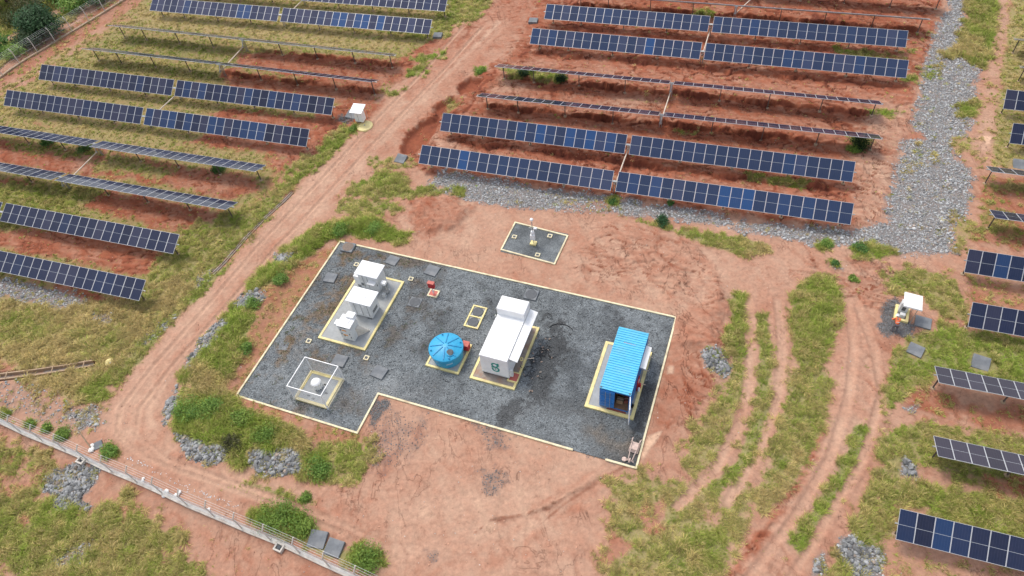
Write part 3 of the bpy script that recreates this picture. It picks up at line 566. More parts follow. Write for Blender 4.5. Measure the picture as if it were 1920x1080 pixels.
def crack_mat(m):
    n = m.node_tree.nodes; l = m.node_tree.links; b = n['Principled BSDF']; src = b.inputs['Base Color'].links[0].from_socket
    a = [x for x in n if x.type == 'ATTRIBUTE'][0]; tc = [x for x in n if x.type == 'TEX_COORD'][0]
    def mth(op, *v):
        x = n.new('ShaderNodeMath'); x.operation = op; x.use_clamp = op == 'SUBTRACT' and len(v) == 2 and v[0] == 1
        for i, q in enumerate(v):
            if isinstance(q, (int, float)): x.inputs[i].default_value = q
            else: l.new(q, x.inputs[i])
        return x.outputs[0]
    tot = None
    for sc, wd, th, dist in ((.30, .007, .46, .5), (.85, .012, .56, .9)):
        mp = n.new('ShaderNodeMapping'); mp.inputs['Rotation'].default_value = (0, 0, .45 + sc * .3); mp.inputs['Scale'].default_value = (1, .5, 1); l.new(tc.outputs['Object'], mp.inputs[0])
        no = n.new('ShaderNodeTexNoise'); no.inputs['Scale'].default_value = sc; no.inputs['Detail'].default_value = 6; no.inputs['Roughness'].default_value = .6; no.inputs['Distortion'].default_value = dist; l.new(mp.outputs[0], no.inputs[0])
        ln = mth('SUBTRACT', 1, mth('DIVIDE', mth('ABSOLUTE', mth('SUBTRACT', no.outputs[0], .5)), wd))
        n2 = n.new('ShaderNodeTexNoise'); n2.inputs['Scale'].default_value = sc * .35; n2.inputs['Detail'].default_value = 3; l.new(tc.outputs['Object'], n2.inputs[0])
        mk = n.new('ShaderNodeMapRange'); mk.inputs[1].default_value = th; mk.inputs[2].default_value = th + .1; l.new(n2.outputs[0], mk.inputs[0])
        q = mth('MULTIPLY', ln, mk.outputs[0]); tot = q if tot is None else mth('MAXIMUM', tot, q)
    amt = mth('MULTIPLY', tot, mth('MULTIPLY', a.outputs['Alpha'], .8))
    mx = n.new('ShaderNodeMix'); mx.data_type = 'RGBA'; mx.blend_type = 'MULTIPLY'; mx.inputs[7].default_value = (.42, .33, .30, 1); l.new(amt, mx.inputs[0]); l.new(src, mx.inputs[6]); l.new(mx.outputs[2], b.inputs['Base Color'])
    bp = n.new('ShaderNodeBump'); bp.inputs['Distance'].default_value = .06; bp.inputs['Strength'].default_value = .9; bp.invert = True; l.new(amt, bp.inputs['Height'])
    old = b.inputs['Normal'].links[0].from_socket; l.new(old, bp.inputs['Normal']); l.new(bp.outputs[0], b.inputs['Normal'])
    return m
m_ground = crack_mat(attr_mat('red_earth', .95, 3.0, .20, .6, .09))
cls = np.zeros((ny - 1, nx - 1), int)
cxm, cym = np.meshgrid((xs[:-1] + xs[1:]) / 2, (ys[:-1] + ys[1:]) / 2)
for i, (k, P) in enumerate(ROADS.items()):
    nse = np.zeros_like(cxm); nse[ne:-ne, ne:-ne] = N_A[:-1, :-1] * .5 + N_B[:-1, :-1] * .3
    cls[(sdf(cxm, cym, np.array([at2(*p) for p in P])) + nse) > 0] = i + 1
for i, k in enumerate(['ground'] + list(ROADS)):
    q = quads[cls == i]; used = np.unique(q); rm = np.full(nx * ny, -1); rm[used] = np.arange(len(used))
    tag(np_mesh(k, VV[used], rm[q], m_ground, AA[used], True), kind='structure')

# ------------------------------------------------------------------ materials
M = dict(
 cream=mat('kerb_paint', (.72, .64, .42), .75, var=.12, scale=3, dirt=(.36, .25, .15), dirt_amt=.7),
 yellow=mat('yellow_paint', (.74, .62, .27), .6, var=.14, scale=3, dirt=(.38, .30, .18), dirt_amt=.5),
 conc=mat('concrete', (.33, .34, .335), .85, var=.14, scale=2.5, bump=.15, dirt=(.26, .235, .21), dirt_amt=.4),
 conc_red=mat('dusty_concrete', (.30, .25, .21), .85, var=.2, scale=2.0, dirt=(.33, .17, .10), dirt_amt=.9),
 slab=mat('dark_concrete', (.155, .165, .175), .8, var=.2, scale=2.2, bump=.15, dirt=(.24, .24, .235), dirt_amt=.7),
 pale=mat('pale_concrete', (.60, .55, .48), .9, var=.18, scale=3, bump=.2, dirt=(.30, .20, .14), dirt_amt=.6),
 tan=mat('tan_concrete', (.38, .27, .175), .9, var=.2, scale=3, bump=.2),
 white=mat('white_paint', (.80, .80, .795), .45, var=.03, scale=2, dirt=(.60, .58, .54), dirt_amt=.35),
 grey=mat('grey_cabinet_paint', (.66, .67, .665), .5, var=.05, scale=2, dirt=(.42, .41, .38), dirt_amt=.4),
 dgrey=mat('dark_grey_metal', (.10, .105, .11), .5, metal=.3),
 black=mat('black_rubber', (.02, .02, .022), .7),
 steel=mat('galvanised_steel', (.42, .42, .41), .45, metal=.6, var=.15, scale=8),
 post=mat('weathered_steel_post', (.13, .105, .09), .7, metal=.2, var=.2),
 alu=mat('aluminium_frame', (.60, .60, .60), .4, metal=.35, var=.05),
 back=mat('panel_backsheet', (.55, .55, .54), .7),
 rod=mat('dusty_white_tube', (.60, .50, .40), .7, var=.2, scale=3),
 cyan=mat('cyan_roof_paint', (.085, .46, .68), .5, var=.10, scale=1.5, dirt=(.16, .44, .58), dirt_amt=.5),
 blue=mat('blue_steel_paint', (.018, .17, .50), .45, var=.12, scale=2, dirt=(.05, .14, .30), dirt_amt=.5),
 tank=mat('blue_polyethylene', (.025, .33, .56), .45, var=.08, scale=2, dirt=(.08, .38, .56), dirt_amt=.4),
 tankd=mat('deep_blue_polyethylene', (.015, .24, .46), .5),
 red=mat('red_paint', (.46, .025, .03), .5, var=.1, dirt=(.36, .12, .10), dirt_amt=.5),
 pinkred=mat('faded_red_paint', (.50, .13, .10), .7, var=.1),
 teal=mat('teal_mark', (.02, .26, .21), .6), orange=mat('orange_sign', (.75, .28, .03), .6),
 wood=mat('brown_plywood', (.28, .16, .09), .8, var=.25, scale=3), card=mat('cardboard', (.34, .22, .13), .9, var=.2),
 oxide=mat('oxide_red_floor', (.26, .075, .05), .8, var=.2),
 bag=mat('white_sack', (.72, .70, .66), .8, var=.12, scale=5), dusty=mat('dust_covered_metal', (.55, .42, .36), .85, var=.2, scale=6),
 hivis=mat('orange_cloth', (.80, .17, .06), .85, var=.12), skin=mat('skin', (.30, .16, .10), .6), trouser=mat('grey_trousers', (.12, .11, .12), .9), hat=mat('white_helmet', (.75, .75, .75), .4), boot=mat('dark_boots', (.03, .025, .02), .8),
 bark=mat('bark', (.13, .085, .055), .95, var=.3, bump=.4), dust=mat('dark_opening', (.02, .02, .02), .9),
 wire=mat('fence_wire', (.62, .63, .63), .5, metal=.5), rock=attr_mat('grey_rock', .9, 9.0, .3), stonechip=attr_mat('crushed_rock', .85, 20.0, .25),
 blade=attr_mat('grass_blades', .8, var=0, trans=.5, up=2.0), leaf=attr_mat('leaves', .6, var=0, trans=.4, up=.8),
)
# solar cells: dark blue glass, faint cell grid, pale half-cut line; each panel has its own shade in its object colour
def glass_mat():
    m = bpy.data.materials.new('solar_glass'); m.use_nodes = True; n = m.node_tree.nodes; l = m.node_tree.links; b = n['Principled BSDF']
    oi = n.new('ShaderNodeObjectInfo'); tc = n.new('ShaderNodeTexCoord'); sp = n.new('ShaderNodeSeparateXYZ'); l.new(tc.outputs['Object'], sp.inputs[0])
    def math_(op, a, bb=None, c=None):
        x = n.new('ShaderNodeMath'); x.operation = op
        for i, v in enumerate((a, bb, c)):
            if v is None: continue
            if isinstance(v, (int, float)): x.inputs[i].default_value = v
            else: l.new(v, x.inputs[i])
        return x.outputs[0]
    def gline(src, step, wd):
        f = math_('FRACT', math_('ADD', math_('DIVIDE', src, step), 100.5)); return math_('LESS_THAN', math_('ABSOLUTE', math_('SUBTRACT', f, .5)), wd / step / 2)
    vert = gline(sp.outputs[0], .1695, .012); hor = gline(sp.outputs[1], .083, .005)
    mid = math_('LESS_THAN', math_('ABSOLUTE', sp.outputs[1]), .011)
    mx = n.new('ShaderNodeMix'); mx.data_type = 'RGBA'; mx.blend_type = 'ADD'; l.new(oi.outputs['Color'], mx.inputs[6]); mx.inputs[7].default_value = (.022, .027, .04, 1)
    l.new(math_('ADD', math_('MULTIPLY', vert, .8), math_('MULTIPLY', hor, .25)), mx.inputs[0])
    m2 = n.new('ShaderNodeMix'); m2.data_type = 'RGBA'; m2.inputs[7].default_value = (.40, .42, .44, 1); l.new(mid, m2.inputs[0]); l.new(mx.outputs[2], m2.inputs[6])
    no = n.new('ShaderNodeTexNoise'); no.inputs['Scale'].default_value = 2.2; no.inputs['Detail'].default_value = 5; l.new(tc.outputs['Object'], no.inputs['Vector'])
    m3 = n.new('ShaderNodeMix'); m3.data_type = 'RGBA'; m3.inputs[7].default_value = (.16, .13, .11, 1); l.new(m2.outputs[2], m3.inputs[6])
    l.new(math_('MULTIPLY', no.outputs[0], .12), m3.inputs[0])
    l.new(m3.outputs[2], b.inputs['Base Color']); b.inputs['Roughness'].default_value = .10; b.inputs['Specular IOR Level'].default_value = .2
    return m
M['cell'] = glass_mat()

# ------------------------------------------------------------------ crushed-stone yard
def yard(name, uv0, uv1, cut, z):
    ug = np.arange(uv0[0], uv1[0] + 1e-6, .11); vg = np.arange(uv0[1], uv1[1] + 1e-6, .11)
    ug = np.linspace(uv0[0], uv1[0], len(ug)); vg = np.linspace(uv0[1], uv1[1], len(vg))
    if cut: ug[np.argmin(abs(ug - 11.6))] = 11.6; vg[np.argmin(abs(vg))] = 0.0
    UU, VV_ = np.meshgrid(ug, vg); x = PADO[0] + PU[0] * UU + PV[0] * VV_; y = PADO[1] + PU[1] * UU + PV[1] * VV_
    a = fbm(UU, VV_, 2.5, 5, 120); b = fbm(UU, VV_, .5, 3, 140); c = fbm(UU, VV_, 6, 3, 150)
    hz = z + .02 * a + .012 * b
    col = lerp(C_(.185, .200, .205), C_(.088, .095, .098), sst(-.35, .45, a + .6 * c + .5 * b))
    if cut:
        weed = np.clip(1.25 - UU / 11, 0, 1) * sst(-.05, .5, a + .35 * b + .3 * c); weed = np.maximum(weed, .8 * np.exp(-(((UU - 2.7) / 1.6) ** 2 + ((VV_ - 6.5) / 4.5) ** 2)) * sst(-.5, .3, a + b))
        col = lerp(col, C_(.19, .125, .07), np.clip(weed, 0, 1) * .75)
        pale = np.exp(-(((UU - 12.5) / 4) ** 2 + ((VV_ - .8) / 1.6) ** 2)) + np.exp(-(((UU - 5) / 5) ** 2 + ((VV_ + 1.5) / 2.2) ** 2)) * .7 + np.exp(-(((UU - 24) / 3) ** 2 + ((VV_ - 2) / 2) ** 2)) * .6
        col = lerp(col, C_(.23, .24, .24), np.clip(pale, 0, 1) * sst(-.5, .3, a) * .7)
        oil = sst(.25, .55, 1.15 * np.exp(-(((UU - 24.0) / 1.15) ** 2 + ((VV_ - 7.0) / 3.6) ** 2)) + 1.0 * np.exp(-(((UU - 22.6 - .22 * (VV_ - 2)) / .6) ** 2 + ((VV_ - 1.6) / 1.6) ** 2)) + .9 * np.exp(-(((UU - 32.7) / .7) ** 2 + ((VV_ - 5) / 4) ** 2)) + .6 * a + .55 * b)
        col = lerp(col, C_(.035, .034, .034), oil * .62)
        sandy = np.exp(-(((UU - 31) / 2.5) ** 2 + ((VV_ - 2.2) / 1.4) ** 2)); col = lerp(col, C_(.20, .16, .12), np.clip(sandy, 0, 1) * sst(-.3, .5, a) * .6)
    col *= np.clip(1 + .45 * b + .25 * a, .4, 1.8)[..., None]
    vs = np.stack([x, y, hz], -1).reshape(-1, 3); n1, n2 = len(ug), len(vg); id_ = np.arange(n1 * n2).reshape(n2, n1)
    q = np.stack([id_[:-1, :-1], id_[:-1, 1:], id_[1:, 1:], id_[1:, :-1]], -1)
    if cut:
        cu, cv = np.meshgrid((ug[1:] + ug[:-1]) / 2, (vg[1:] + vg[:-1]) / 2); keep = ~((cu > 11.6) & (cv < 0)); q = q[keep]
    q = q.reshape(-1, 4); us = np.unique(q); rm = np.full(n1 * n2, -1); rm[us] = np.arange(len(us))
    o = np_mesh(name, vs[us], rm[q], attr_mat('crushed_stone_bed' , .9, 9.0, .5, .9, .05), np.clip(col.reshape(-1, 3)[us], .01, .6), True)
    tag(o, kind='structure'); return UU, VV_, col
YU, YV, YC = yard('gravel_yard', (0, -3.76), (33.25, 14.54), True, .03)
yard('gravel_bed', (15.87, 17.62), (21.42, 21.55), False, .03)

def on_pad(name, label, cat, u, v, z=.05, rz=0.0, group=None):
    p = pad(u, v); return thing(name, label, cat, (p[0], p[1], z), PADT + rz, group)
MB().ribbon([(16.0 - .0, 0)], .1, 0, .1) if False else None
def kerb(name, label, pts, closed, wd=.15, z0=-.25, z1=.13, m='cream'):
    o = thing(name, label, 'kerb', (*PADO, 0), PADT); MB().ribbon(pts, wd, z0, z1, closed).build('kerb_edging', M[m], o); return o
kerb('yard_kerb', 'long pale yellow concrete kerb edging the dark gravel equipment yard', [(30.9, -.02), (33.25, 0), (33.25, 14.54), (0, 14.54), (0, -3.76), (11.6, -3.76), (11.6, 0), (28.35, 0)], False)
kerb('bed_kerb', 'pale kerb frame around the small gravel square with the white mast', [(15.87, 17.85), (15.95, 21.62), (21.45, 21.25), (21.32, 17.5)], True, .14)

# plinths --------------------------------------------------------------
def plinth(label, u0, v0, du, dv, h=.2, kw=.2, top='conc', kc='yellow'):
    o = on_pad('equipment_plinth', label, 'plinth', u0, v0, .0)
    MB().box(kw - .01, du - kw + .01, kw - .01, dv - kw + .01, -.1, h - .04).build('concrete_slab', M[top], o)
    MB().ribbon([(kw / 2, kw / 2), (du - kw / 2, kw / 2), (du - kw / 2, dv - kw / 2), (kw / 2, dv - kw / 2)], kw, -.1, h, True).build('painted_kerb', M[kc], o)
    return o
plinth('long grey slab with yellow rim carrying the three white transformer cabinets', 3.82, 3.5, 4.72, 8.05)
plinth('yellow rimmed slab under the white container with the green mark', 18.36, 3.6, 3.95, 6.5, top='conc_red')
plinth('yellow rimmed slab under the cyan roofed shipping container', 28.15, 3.82, 3.95, 6.55, kw=.26)
plinth('yellow rimmed square slab under the round blue water tank', 14.27, 3.65, 3.05, 3.1, kw=.17)
plinth('yellow rimmed slab inside the wire cage', 4.98, -2.58, 3.12, 2.9, kw=.24)

# dark slabs / covers ----------------------------------------------------
def clear_growth(p, r):
    i0, i1 = np.searchsorted(gxv, [p[0] - r, p[0] + r]); j0, j1 = np.searchsorted(gyv, [p[1] - r, p[1] + r]); sl = (slice(j0, j1), slice(i0, i1))
    m = np.hypot(GX[sl] - p[0], GY[sl] - p[1]) < r
    for k in ('g', 'gr'): CH[k][sl] = np.where(m, 0, CH[k][sl])
def slab(label, px, yaw, s=1.12, t=.13, z=None, tilt=(0, 0), disc=None, onpad=True):
    p = at2(*px, .12) if onpad else at2(*px, .1)
    o = thing('concrete_cover', label, 'concrete cover', (p[0], p[1], (.03 if onpad else gz(p)) if z is None else z), yaw, 'loose dark concrete covers')
    o.rotation_euler = (tilt[0], tilt[1], yaw)
    if not onpad: clear_growth(p, s * .85)
    MB().bbox(-s / 2, s / 2, -s * .47, s * .47, -.02, t, .025).build('cover_plate', M['slab'], o)
    if disc: 
        m = MB(); m.lathe([(.44 * s, t + .001), (.44 * s, t + .012), (.40 * s, t + .014)], 28); m.build('round_lid', M[disc], o)
    return o
M['stain'] = mat('brown_stained_concrete', (.19, .145, .115), .9, var=.2); M['disc'] = mat('dark_disc', (.10, .105, .11), .85, var=.2)
P_ = PADT
slab('dark cover with a round brown lid in the top corner of the gravel yard', (653, 464), P_ + .05, 1.25, .2, disc='stain')
slab('dark square cover behind the rearmost white cabinet', (736, 488), P_ - .12, 1.15)
slab('dark cover lying between the left kerb and the three white cabinets', (619.5, 521), P_ + .1, 1.15, .16)
slab('dark cover by the back kerb of the yard, close behind the red hydrant box', (810, 507), P_ - .1, 1.25)
slab('dark cover with a round lid sunk in gravel in front of the red hydrant box', (778, 566), P_ + .03, 1.12, .08, disc='disc')
slab('bluish grey cover touching the far corner of the wire cage', (637, 676), P_ + .02, 1.2, .16)
slab('grey cover with a dark half on open gravel between cage and blue tank', (711, 698), P_ - .12, 1.2, .16)
slab('square cover with a round grey lid behind the white container', (996, 552.5), P_ + .0, 1.2, .16, disc='disc')
slab('faint cover almost buried in weedy gravel near the left kerb', (531, 648), P_ + .2, .9, .02)
slab('small grey cover on red earth left of the upper right solar rows', (1000, 40.5), -.3, 1.15, .3, onpad=False)
slab('small grey cover on red earth at the right end of an upper left solar row', (821, 68), -.25, 1.15, .3, onpad=False)
slab('grey cover leaning in grass at the lower end of the red pit', (752, 298), -.5, 1.2, .2, tilt=(.25, 0), onpad=False)
slab('dark cover on grass below the orange clad worker', (1717, 656), -.75, 1.15, .18, tilt=(.1, 0), onpad=False)
slab('dark cover tilted in the grass above the violet grey solar row', (1839, 680), -.55, 1.25, .2, tilt=(.3, .05), onpad=False)
slab('flat grey plate on red earth right of the white canopy', (1731, 604), -.55, 1.25, .14, onpad=False)
slab('left one of two grey covers beside the lower fence', (596, 1011), -.3, 1.3, .2, tilt=(.15, 0), onpad=False)
slab('right one of two grey covers beside the lower fence', (627, 1027), -.42, 1.25, .2, tilt=(.12, 0), onpad=False)
slab('pale grey cover standing behind the dark solar row at the right border', (1912, 309), -.4, 1.2, .2, tilt=(.35, 0), onpad=False)
slab('dark lid propped beside the white box by the dirt road', (660.5, 216.5), -.45, 1.3, .22, tilt=(.18, .0), onpad=False)

# small yellow rimmed pits ---------------------------------------------------
def pit(label, px, s=.44, m='cream'):
    p = at2(*px, .1); o = thing('inspection_pit', label, 'inspection pit', (p[0], p[1], .03), PADT + .03, 'small square inspection pits')
    k = .085; MB().ribbon([(-s / 2 + k / 2, -s / 2 + k / 2), (s / 2 - k / 2, -s / 2 + k / 2), (s / 2 - k / 2, s / 2 - k / 2), (-s / 2 + k / 2, s / 2 - k / 2)], k, -.05, .12, True).build('painted_rim', M[m], o)
    MB().lathe([(s * .36, .02), (s * .36, .09), (s * .3, .10)], 14).build('pit_lid', M['disc'], o)
pit('small yellow rimmed pit left of the transformer slab, above the cage', (579, 639.5)); pit('small yellow rimmed pit below the near right corner of the transformer slab', (687, 671)); pit('small yellow rimmed pit left of the red hydrant box', (770.5, 523))
pit('small yellow rimmed pit behind the rear white cabinet', (668.5, 496)); pit('small pit at the left edge of the mast square', (964.5, 444)); pit('small pit near the far right corner of the mast square', (1031, 442.5)); pit('small pit at the near edge of the mast square', (1008, 478))
o = on_pad('double_pit', 'yellow rimmed twin pit with two round grey lids between tank and white container', 'inspection pit', 15.8, 8.42, .03)
m = MB(); m.ribbon([(.08, .08), (1.3, .08), (1.3, 2.37), (.08, 2.37)], .13, -.05, .14, True); m.box(.145, 1.235, 1.16, 1.28, -.05, .138); m.build('painted_rim', M['yellow'], o)
MB().box(.13, 1.25, .13, 2.3, -.04, .05).build('pit_floor', M['conc'], o)
for v in (.64, 1.81): MB().lathe([(.50, .04), (.50, .10), (.44, .115)], 26).build('round_lid', M['disc'], o, (.69, v, 0))

# white cabinets ---------------------------------------------------------
def cab(label, u0, u1, v0, v1, h, lid=.22, name='transformer_cabinet'):
    o = on_pad(name, label, 'electrical cabinet', (u0 + u1) / 2, (v0 + v1) / 2, .16); return o, (u1 - u0) / 2, (v1 - v0) / 2
# rear
o, a, b = cab('rearmost and largest white cabinet on the transformer slab, with a fold-out shelf', 5.05, 7.0, 9.7, 11.1, 2.4)
m = MB(); m.bbox(-a, a, -b, b, .18, 2.2, .02); m.box(-a + .1, a - .1, -b + .1, b - .1, 0, .18); m.build('cabinet_body', M['grey'], o)
m = MB(); m.bbox(-a - .18, a + .22, -b - .15, b + .15, 2.2, 2.3, .03); m.box(-.06, .06, -b - .1, b + .1, 2.3, 2.33); m.build('roof_lid', M['white'], o)
for x in (-.75, .75): MB().box(x - .06, x + .06, -.06, .06, 2.3, 2.34).build('lifting_lug', M['steel'], o)
for x in (-.5, -.05): MB().box(x - .012, x + .012, -b - .015, -b, .3, 2.1).build('door_seam', M['dgrey'], o)
MB().box(.1, .85, -b - .42, -b, 1.45, 1.5).build('fold_out_shelf', M['white'], o)
MB().bbox(-a - .62, -a - .06, -b + .1, b - .15, .4, 1.5, .02).build('side_box', M['white'], o); MB().box(-a - .55, -a - .1, -b + .2, b - .25, 0, .4).build('side_box_leg', M['steel'], o)
m = MB(); m.bbox(a + .35, a + .8, -.75, -.35, 1.35, 1.6, .02); m.build('switch_box', M['white'], o)
m = MB(); [m.box(x - .03, x + .03, y - .03, y + .03, 0, 1.36) for x in (a + .42, a + .72) for y in (-.68, -.42)]; m.box(a + .3, a + .85, -.8, -.3, .35, .4); m.build('switch_stand', M['steel'], o)
m = MB(); [m.box(x - .05, x + .05, y - .04, y + .04, .0, .5) for x in (a + .5, a + .65) for y in (-1.1, -.95)]; m.build('cable_elbow', M['grey'], o)
for z in (.55, .65, .75, .85): MB().box(-.85, -.58, -b - .02, -b, z, z + .05).build('louvre', M['dgrey'], o)
for z in (.6, 1.9): MB().box(-.48, -.42, -b - .03, -b, z, z + .12).build('hinge', M['steel'], o)
MB().box(.9, .93, -b - .05, -b, 1.0, 1.2).build('handle', M['black'], o)
# middle
o, a, b = cab('middle white cabinet with a broad overhanging lid on the transformer slab', 5.75, 7.72, 6.75, 8.15, 2.3)
m = MB(); m.bbox(-a, a, -b, b, .12, 2.05, .02); m.box(-a + .1, a - .1, -b + .1, b - .1, 0, .12); m.build('cabinet_body', M['grey'], o)
m = MB(); m.bbox(-a - .25, a + .28, -b - .12, b + .2, 2.05, 2.14, .03); m.box(-.5, .4, -.25, .2, 2.14, 2.2); m.build('roof_lid', M['white'], o)
for x in (-.55, .1, .75): MB().box(x - .012, x + .012, -b - .015, -b, .3, 1.95).build('door_seam', M['dgrey'], o)
for z in (.5, .6, .7, .8): MB().box(a, a + .015, -.4, .4, z, z + .05).build('louvre', M['dgrey'], o)
for x, z in ((-.8, 1.6), (.35, 1.6), (-.1, .6), (.55, .45)): MB().box(x - .11, x + .11, -b - .03, -b, z - .13, z + .13).build('door_plate', M['white'], o)
m = MB(); [m.box(x - .06, x + .06, -b - .04, -b + .1, -.0, .12) for x in (.5, .8)]; m.build('foot', M['dgrey'], o)
# front
o, a, b = cab('frontmost and smallest white cabinet with orange warning labels', 6.05, 7.3, 4.05, 5.25, 2.0)
m = MB(); m.bbox(-a, a, -b, b, .1, 2.02, .02); m.box(-a + .06, a - .06, -b + .06, b - .06, 0, .1); m.build('cabinet_body', M['grey'], o)
m = MB(); m.bbox(-a - .05, a + .06, -b - .06, b + .05, 2.02, 2.09, .02); m.bbox(-.32, .32, -.3, .22, 2.09, 2.15, .02); m.build('roof_lid', M['white'], o)
MB().bbox(-.2, .58, .3, b + .3, 2.09, 2.36, .02).build('raised_duct', M['white'], o); MB().bbox(-a - .45, -a - .02, -.4, .12, 1.5, 1.85, .02).build('side_box', M['white'], o)
for z in (1.45, .8): MB().box(-.3, .14, -b - .012, -b, z - .07, z + .07).build('warning_label', M['orange'], o)
MB().box(-.35, .2, -b - .02, -b, 1.82, 1.92).build('name_strip', M['dgrey'], o)
for x, z in ((-.42, 1.45), (-.42, .9), (-.2, .65), (.38, 1.05), (.42, .6)): MB().box(x - .025, x + .025, -b - .03, -b, z - .09, z + .09).build('handle', M['black'], o)
MB().add([(a, .0, 0), (a + .75, .9, 0), (a + .55, 1.0, 0), (a, .4, 0), (a, .0, 1.2), (a + .06, .4, 1.2)], [(0, 1, 2, 3), (0, 1, 4), (1, 2, 5, 4), (2, 3, 5), (0, 4, 5, 3)]).build('cable_cover', M['pale'], o)

# wire cage with its reactor ---------------------------------------------
o = on_pad('wire_cage', 'open topped white frame cage of fine wire around a small reactor', 'cage', 6.68, -1.12, .05)
a, b, hh = 1.58, 1.45, 2.2
m = MB()
for s1 in (-1, 1): m.box(-a - .03, a + .03, s1 * b - .03, s1 * b + .03, hh - .06, hh); m.box(s1 * a - .03, s1 * a + .03, -b + .03, b - .03, hh - .06, hh)
m.build('top_rail', M['white'], o)
for s1 in (-1, 1):
    for s2 in (-1, 1): MB().box(s1 * a - .035, s1 * a + .035, s2 * b - .035, s2 * b + .035, 0, hh - .06).build('corner_post', M['white'], o)
m = MB()
for s1 in (-1, 1): m.box(-a, a, s1 * b - .025, s1 * b + .025, .16, .2); m.box(s1 * a - .025, s1 * a + .025, -b, b, .162, .202)
m.build('bottom_rail', M['cream'], o)
def mesh_panel(m, p, q, z0, z1, step, wd):
    p = np.array(p, float); q = np.array(q, float); Lh = np.linalg.norm(q - p); d = (q - p) / Lh; n = np.array([-d[1], d[0]]) * wd / 2; hz = z1 - z0
    def pt(s, z): return np.array([*(p + d * s), z])
    for k in np.arange(-hz, Lh, step):
        for sg in (1, -1):
            s0, s1_ = k, k + hz; za, zb = (z0, z1) if sg > 0 else (z1, z0); t0 = max(0, -s0 / hz); t1 = min(1, (Lh - s0) / hz)
            if t1 <= t0: continue
            A = pt(s0 + hz * t0, za + (zb - za) * t0); B = pt(s0 + hz * t1, za + (zb - za) * t1); up = np.array([0, 0, wd / 2]); nn = np.array([*n, 0])
            m.add([A - up, A + up, B + up, B - up, A - nn, A + nn, B + nn, B - nn], [(0, 1, 2, 3), (4, 5, 6, 7)])
m = MB()
for p, q in (((-a, -b), (a, -b)), ((a, -b), (a, b)), ((a, b), (-a, b)), ((-a, b), (-a, -b))): mesh_panel(m, p, q, .2, hh - .06, .06, .006)
m.build('wire_mesh', M['wire'], o)
o = on_pad('reactor', 'small white finned drum standing inside the wire cage', 'reactor', 6.5, -1.0, .16)
m = MB(); pr = []
for k in range(24): r = .40 if k % 2 else .31; pr.append((r * math.cos(k * math.pi / 12), r * math.sin(k * math.pi / 12)))
m.prism(pr, .12, .55); pr2 = [(x * 1.12, y * 1.12) for x, y in pr]; m.prism(pr2, .78, .88); m.prism([(x * .95, y * .95) for x, y in pr], .55, .78); m.lathe([(.42, .88), (.36, .98), (.2, 1.04), (.05, 1.05)], 20); m.build('finned_drum', M['white'], o)
for k in range(3): MB().box(-.05, .05, -.05, .05, 0, .14).build('foot', M['steel'], o, (.3 * math.cos(k * 2.1), .3 * math.sin(k * 2.1), 0))
for i, (u, v) in enumerate(((6.05, -1.95), (6.6, -2.1), (7.4, -1.3), (6.9, -.6))):
    q = on_pad('cable_slot', ['dark slot in the caged slab left in front of the drum', 'dark slot in the caged slab at the near edge', 'dark slot in the caged slab right of the drum', 'dark slot in the caged slab behind the drum'][i], 'cable slot', u, v, .162, group='slots in the caged slab'); MB().box(-.14, .14, -.07, .07, 0, .03).build('slot_plate', M['dgrey'], q); MB().box(-.1, .1, -.04, .04, .03, .034).build('opening', M['dust'], q)

# white container ---------------------------------------------------------
o = on_pad('white_container', 'long white equipment container with a green looped mark on its end wall', 'container', 19.22, 4.38, .16)
L_, W_, T = 5.55, 2.42, 2.72
m = MB(); m.bbox(0, W_, 0, L_, .28, T, .03); m.build('container_body', M['white'], o)
m = MB(); m.box(-.01, W_ + .01, -.012, .05, .28, .42); m.box(-.012, .06, 0, L_, .281, .40); m.build('bottom_rail', M['grey'], o)
for x, y in ((.05, .05), (W_ - .35, .05), (.05, L_ - .35), (W_ - .35, L_ - .35), (.05, 2.6), (W_ - .35, 2.6)): MB().box(x, x + .3, y, y + .3, 0, .28).build('support_block', M['dgrey'], o)
m = MB(); m.bbox(-.02, W_ + .02, 4.25, L_ + .12, T + .0, T + .82, .05); m.build('raised_roof_unit', M['white'], o)
for i in range(6): MB().box(.3 + i * .3, .5 + i * .3, 4.7, 4.9, T + .82, T + .826).build('vent_plate', M['grey'], o)
m = MB()   # side canopy sloping outward
m.add([(W_ + .04, .35, 2.62), (W_ + .72, .35, 2.44), (W_ + .72, L_ + .02, 2.44), (W_ + .04, L_ + .02, 2.62), (W_ + .04, .35, 2.55), (W_ + .72, .35, 2.37), (W_ + .72, L_ + .02, 2.37), (W_ + .04, L_ + .02, 2.55)], [(0, 1, 2, 3), (4, 7, 6, 5), (0, 4, 5, 1), (1, 5, 6, 2), (2, 6, 7, 3), (3, 7, 4, 0)]); m.build('side_canopy', M['white'], o)
for y in (.5, 2.8, 5.2): m = MB(); m.tube([(W_, y, 2.1), (W_ + .6, y, 2.4)], .02, 6); m.build('canopy_strut', M['steel'], o)
MB().bbox(W_ + .002, W_ + .3, .06, .3, .5, 1.4, .02).build('junction_box', M['grey'], o)
m = MB(); m.tube([(-.06, 3.95, 2.75), (-.06, 4.1, 2.75)], .07, 10); m.tube([(.15, .12, T), (.15, .12, T + .06)], .04, 8); m.build('lamp', M['steel'], o)
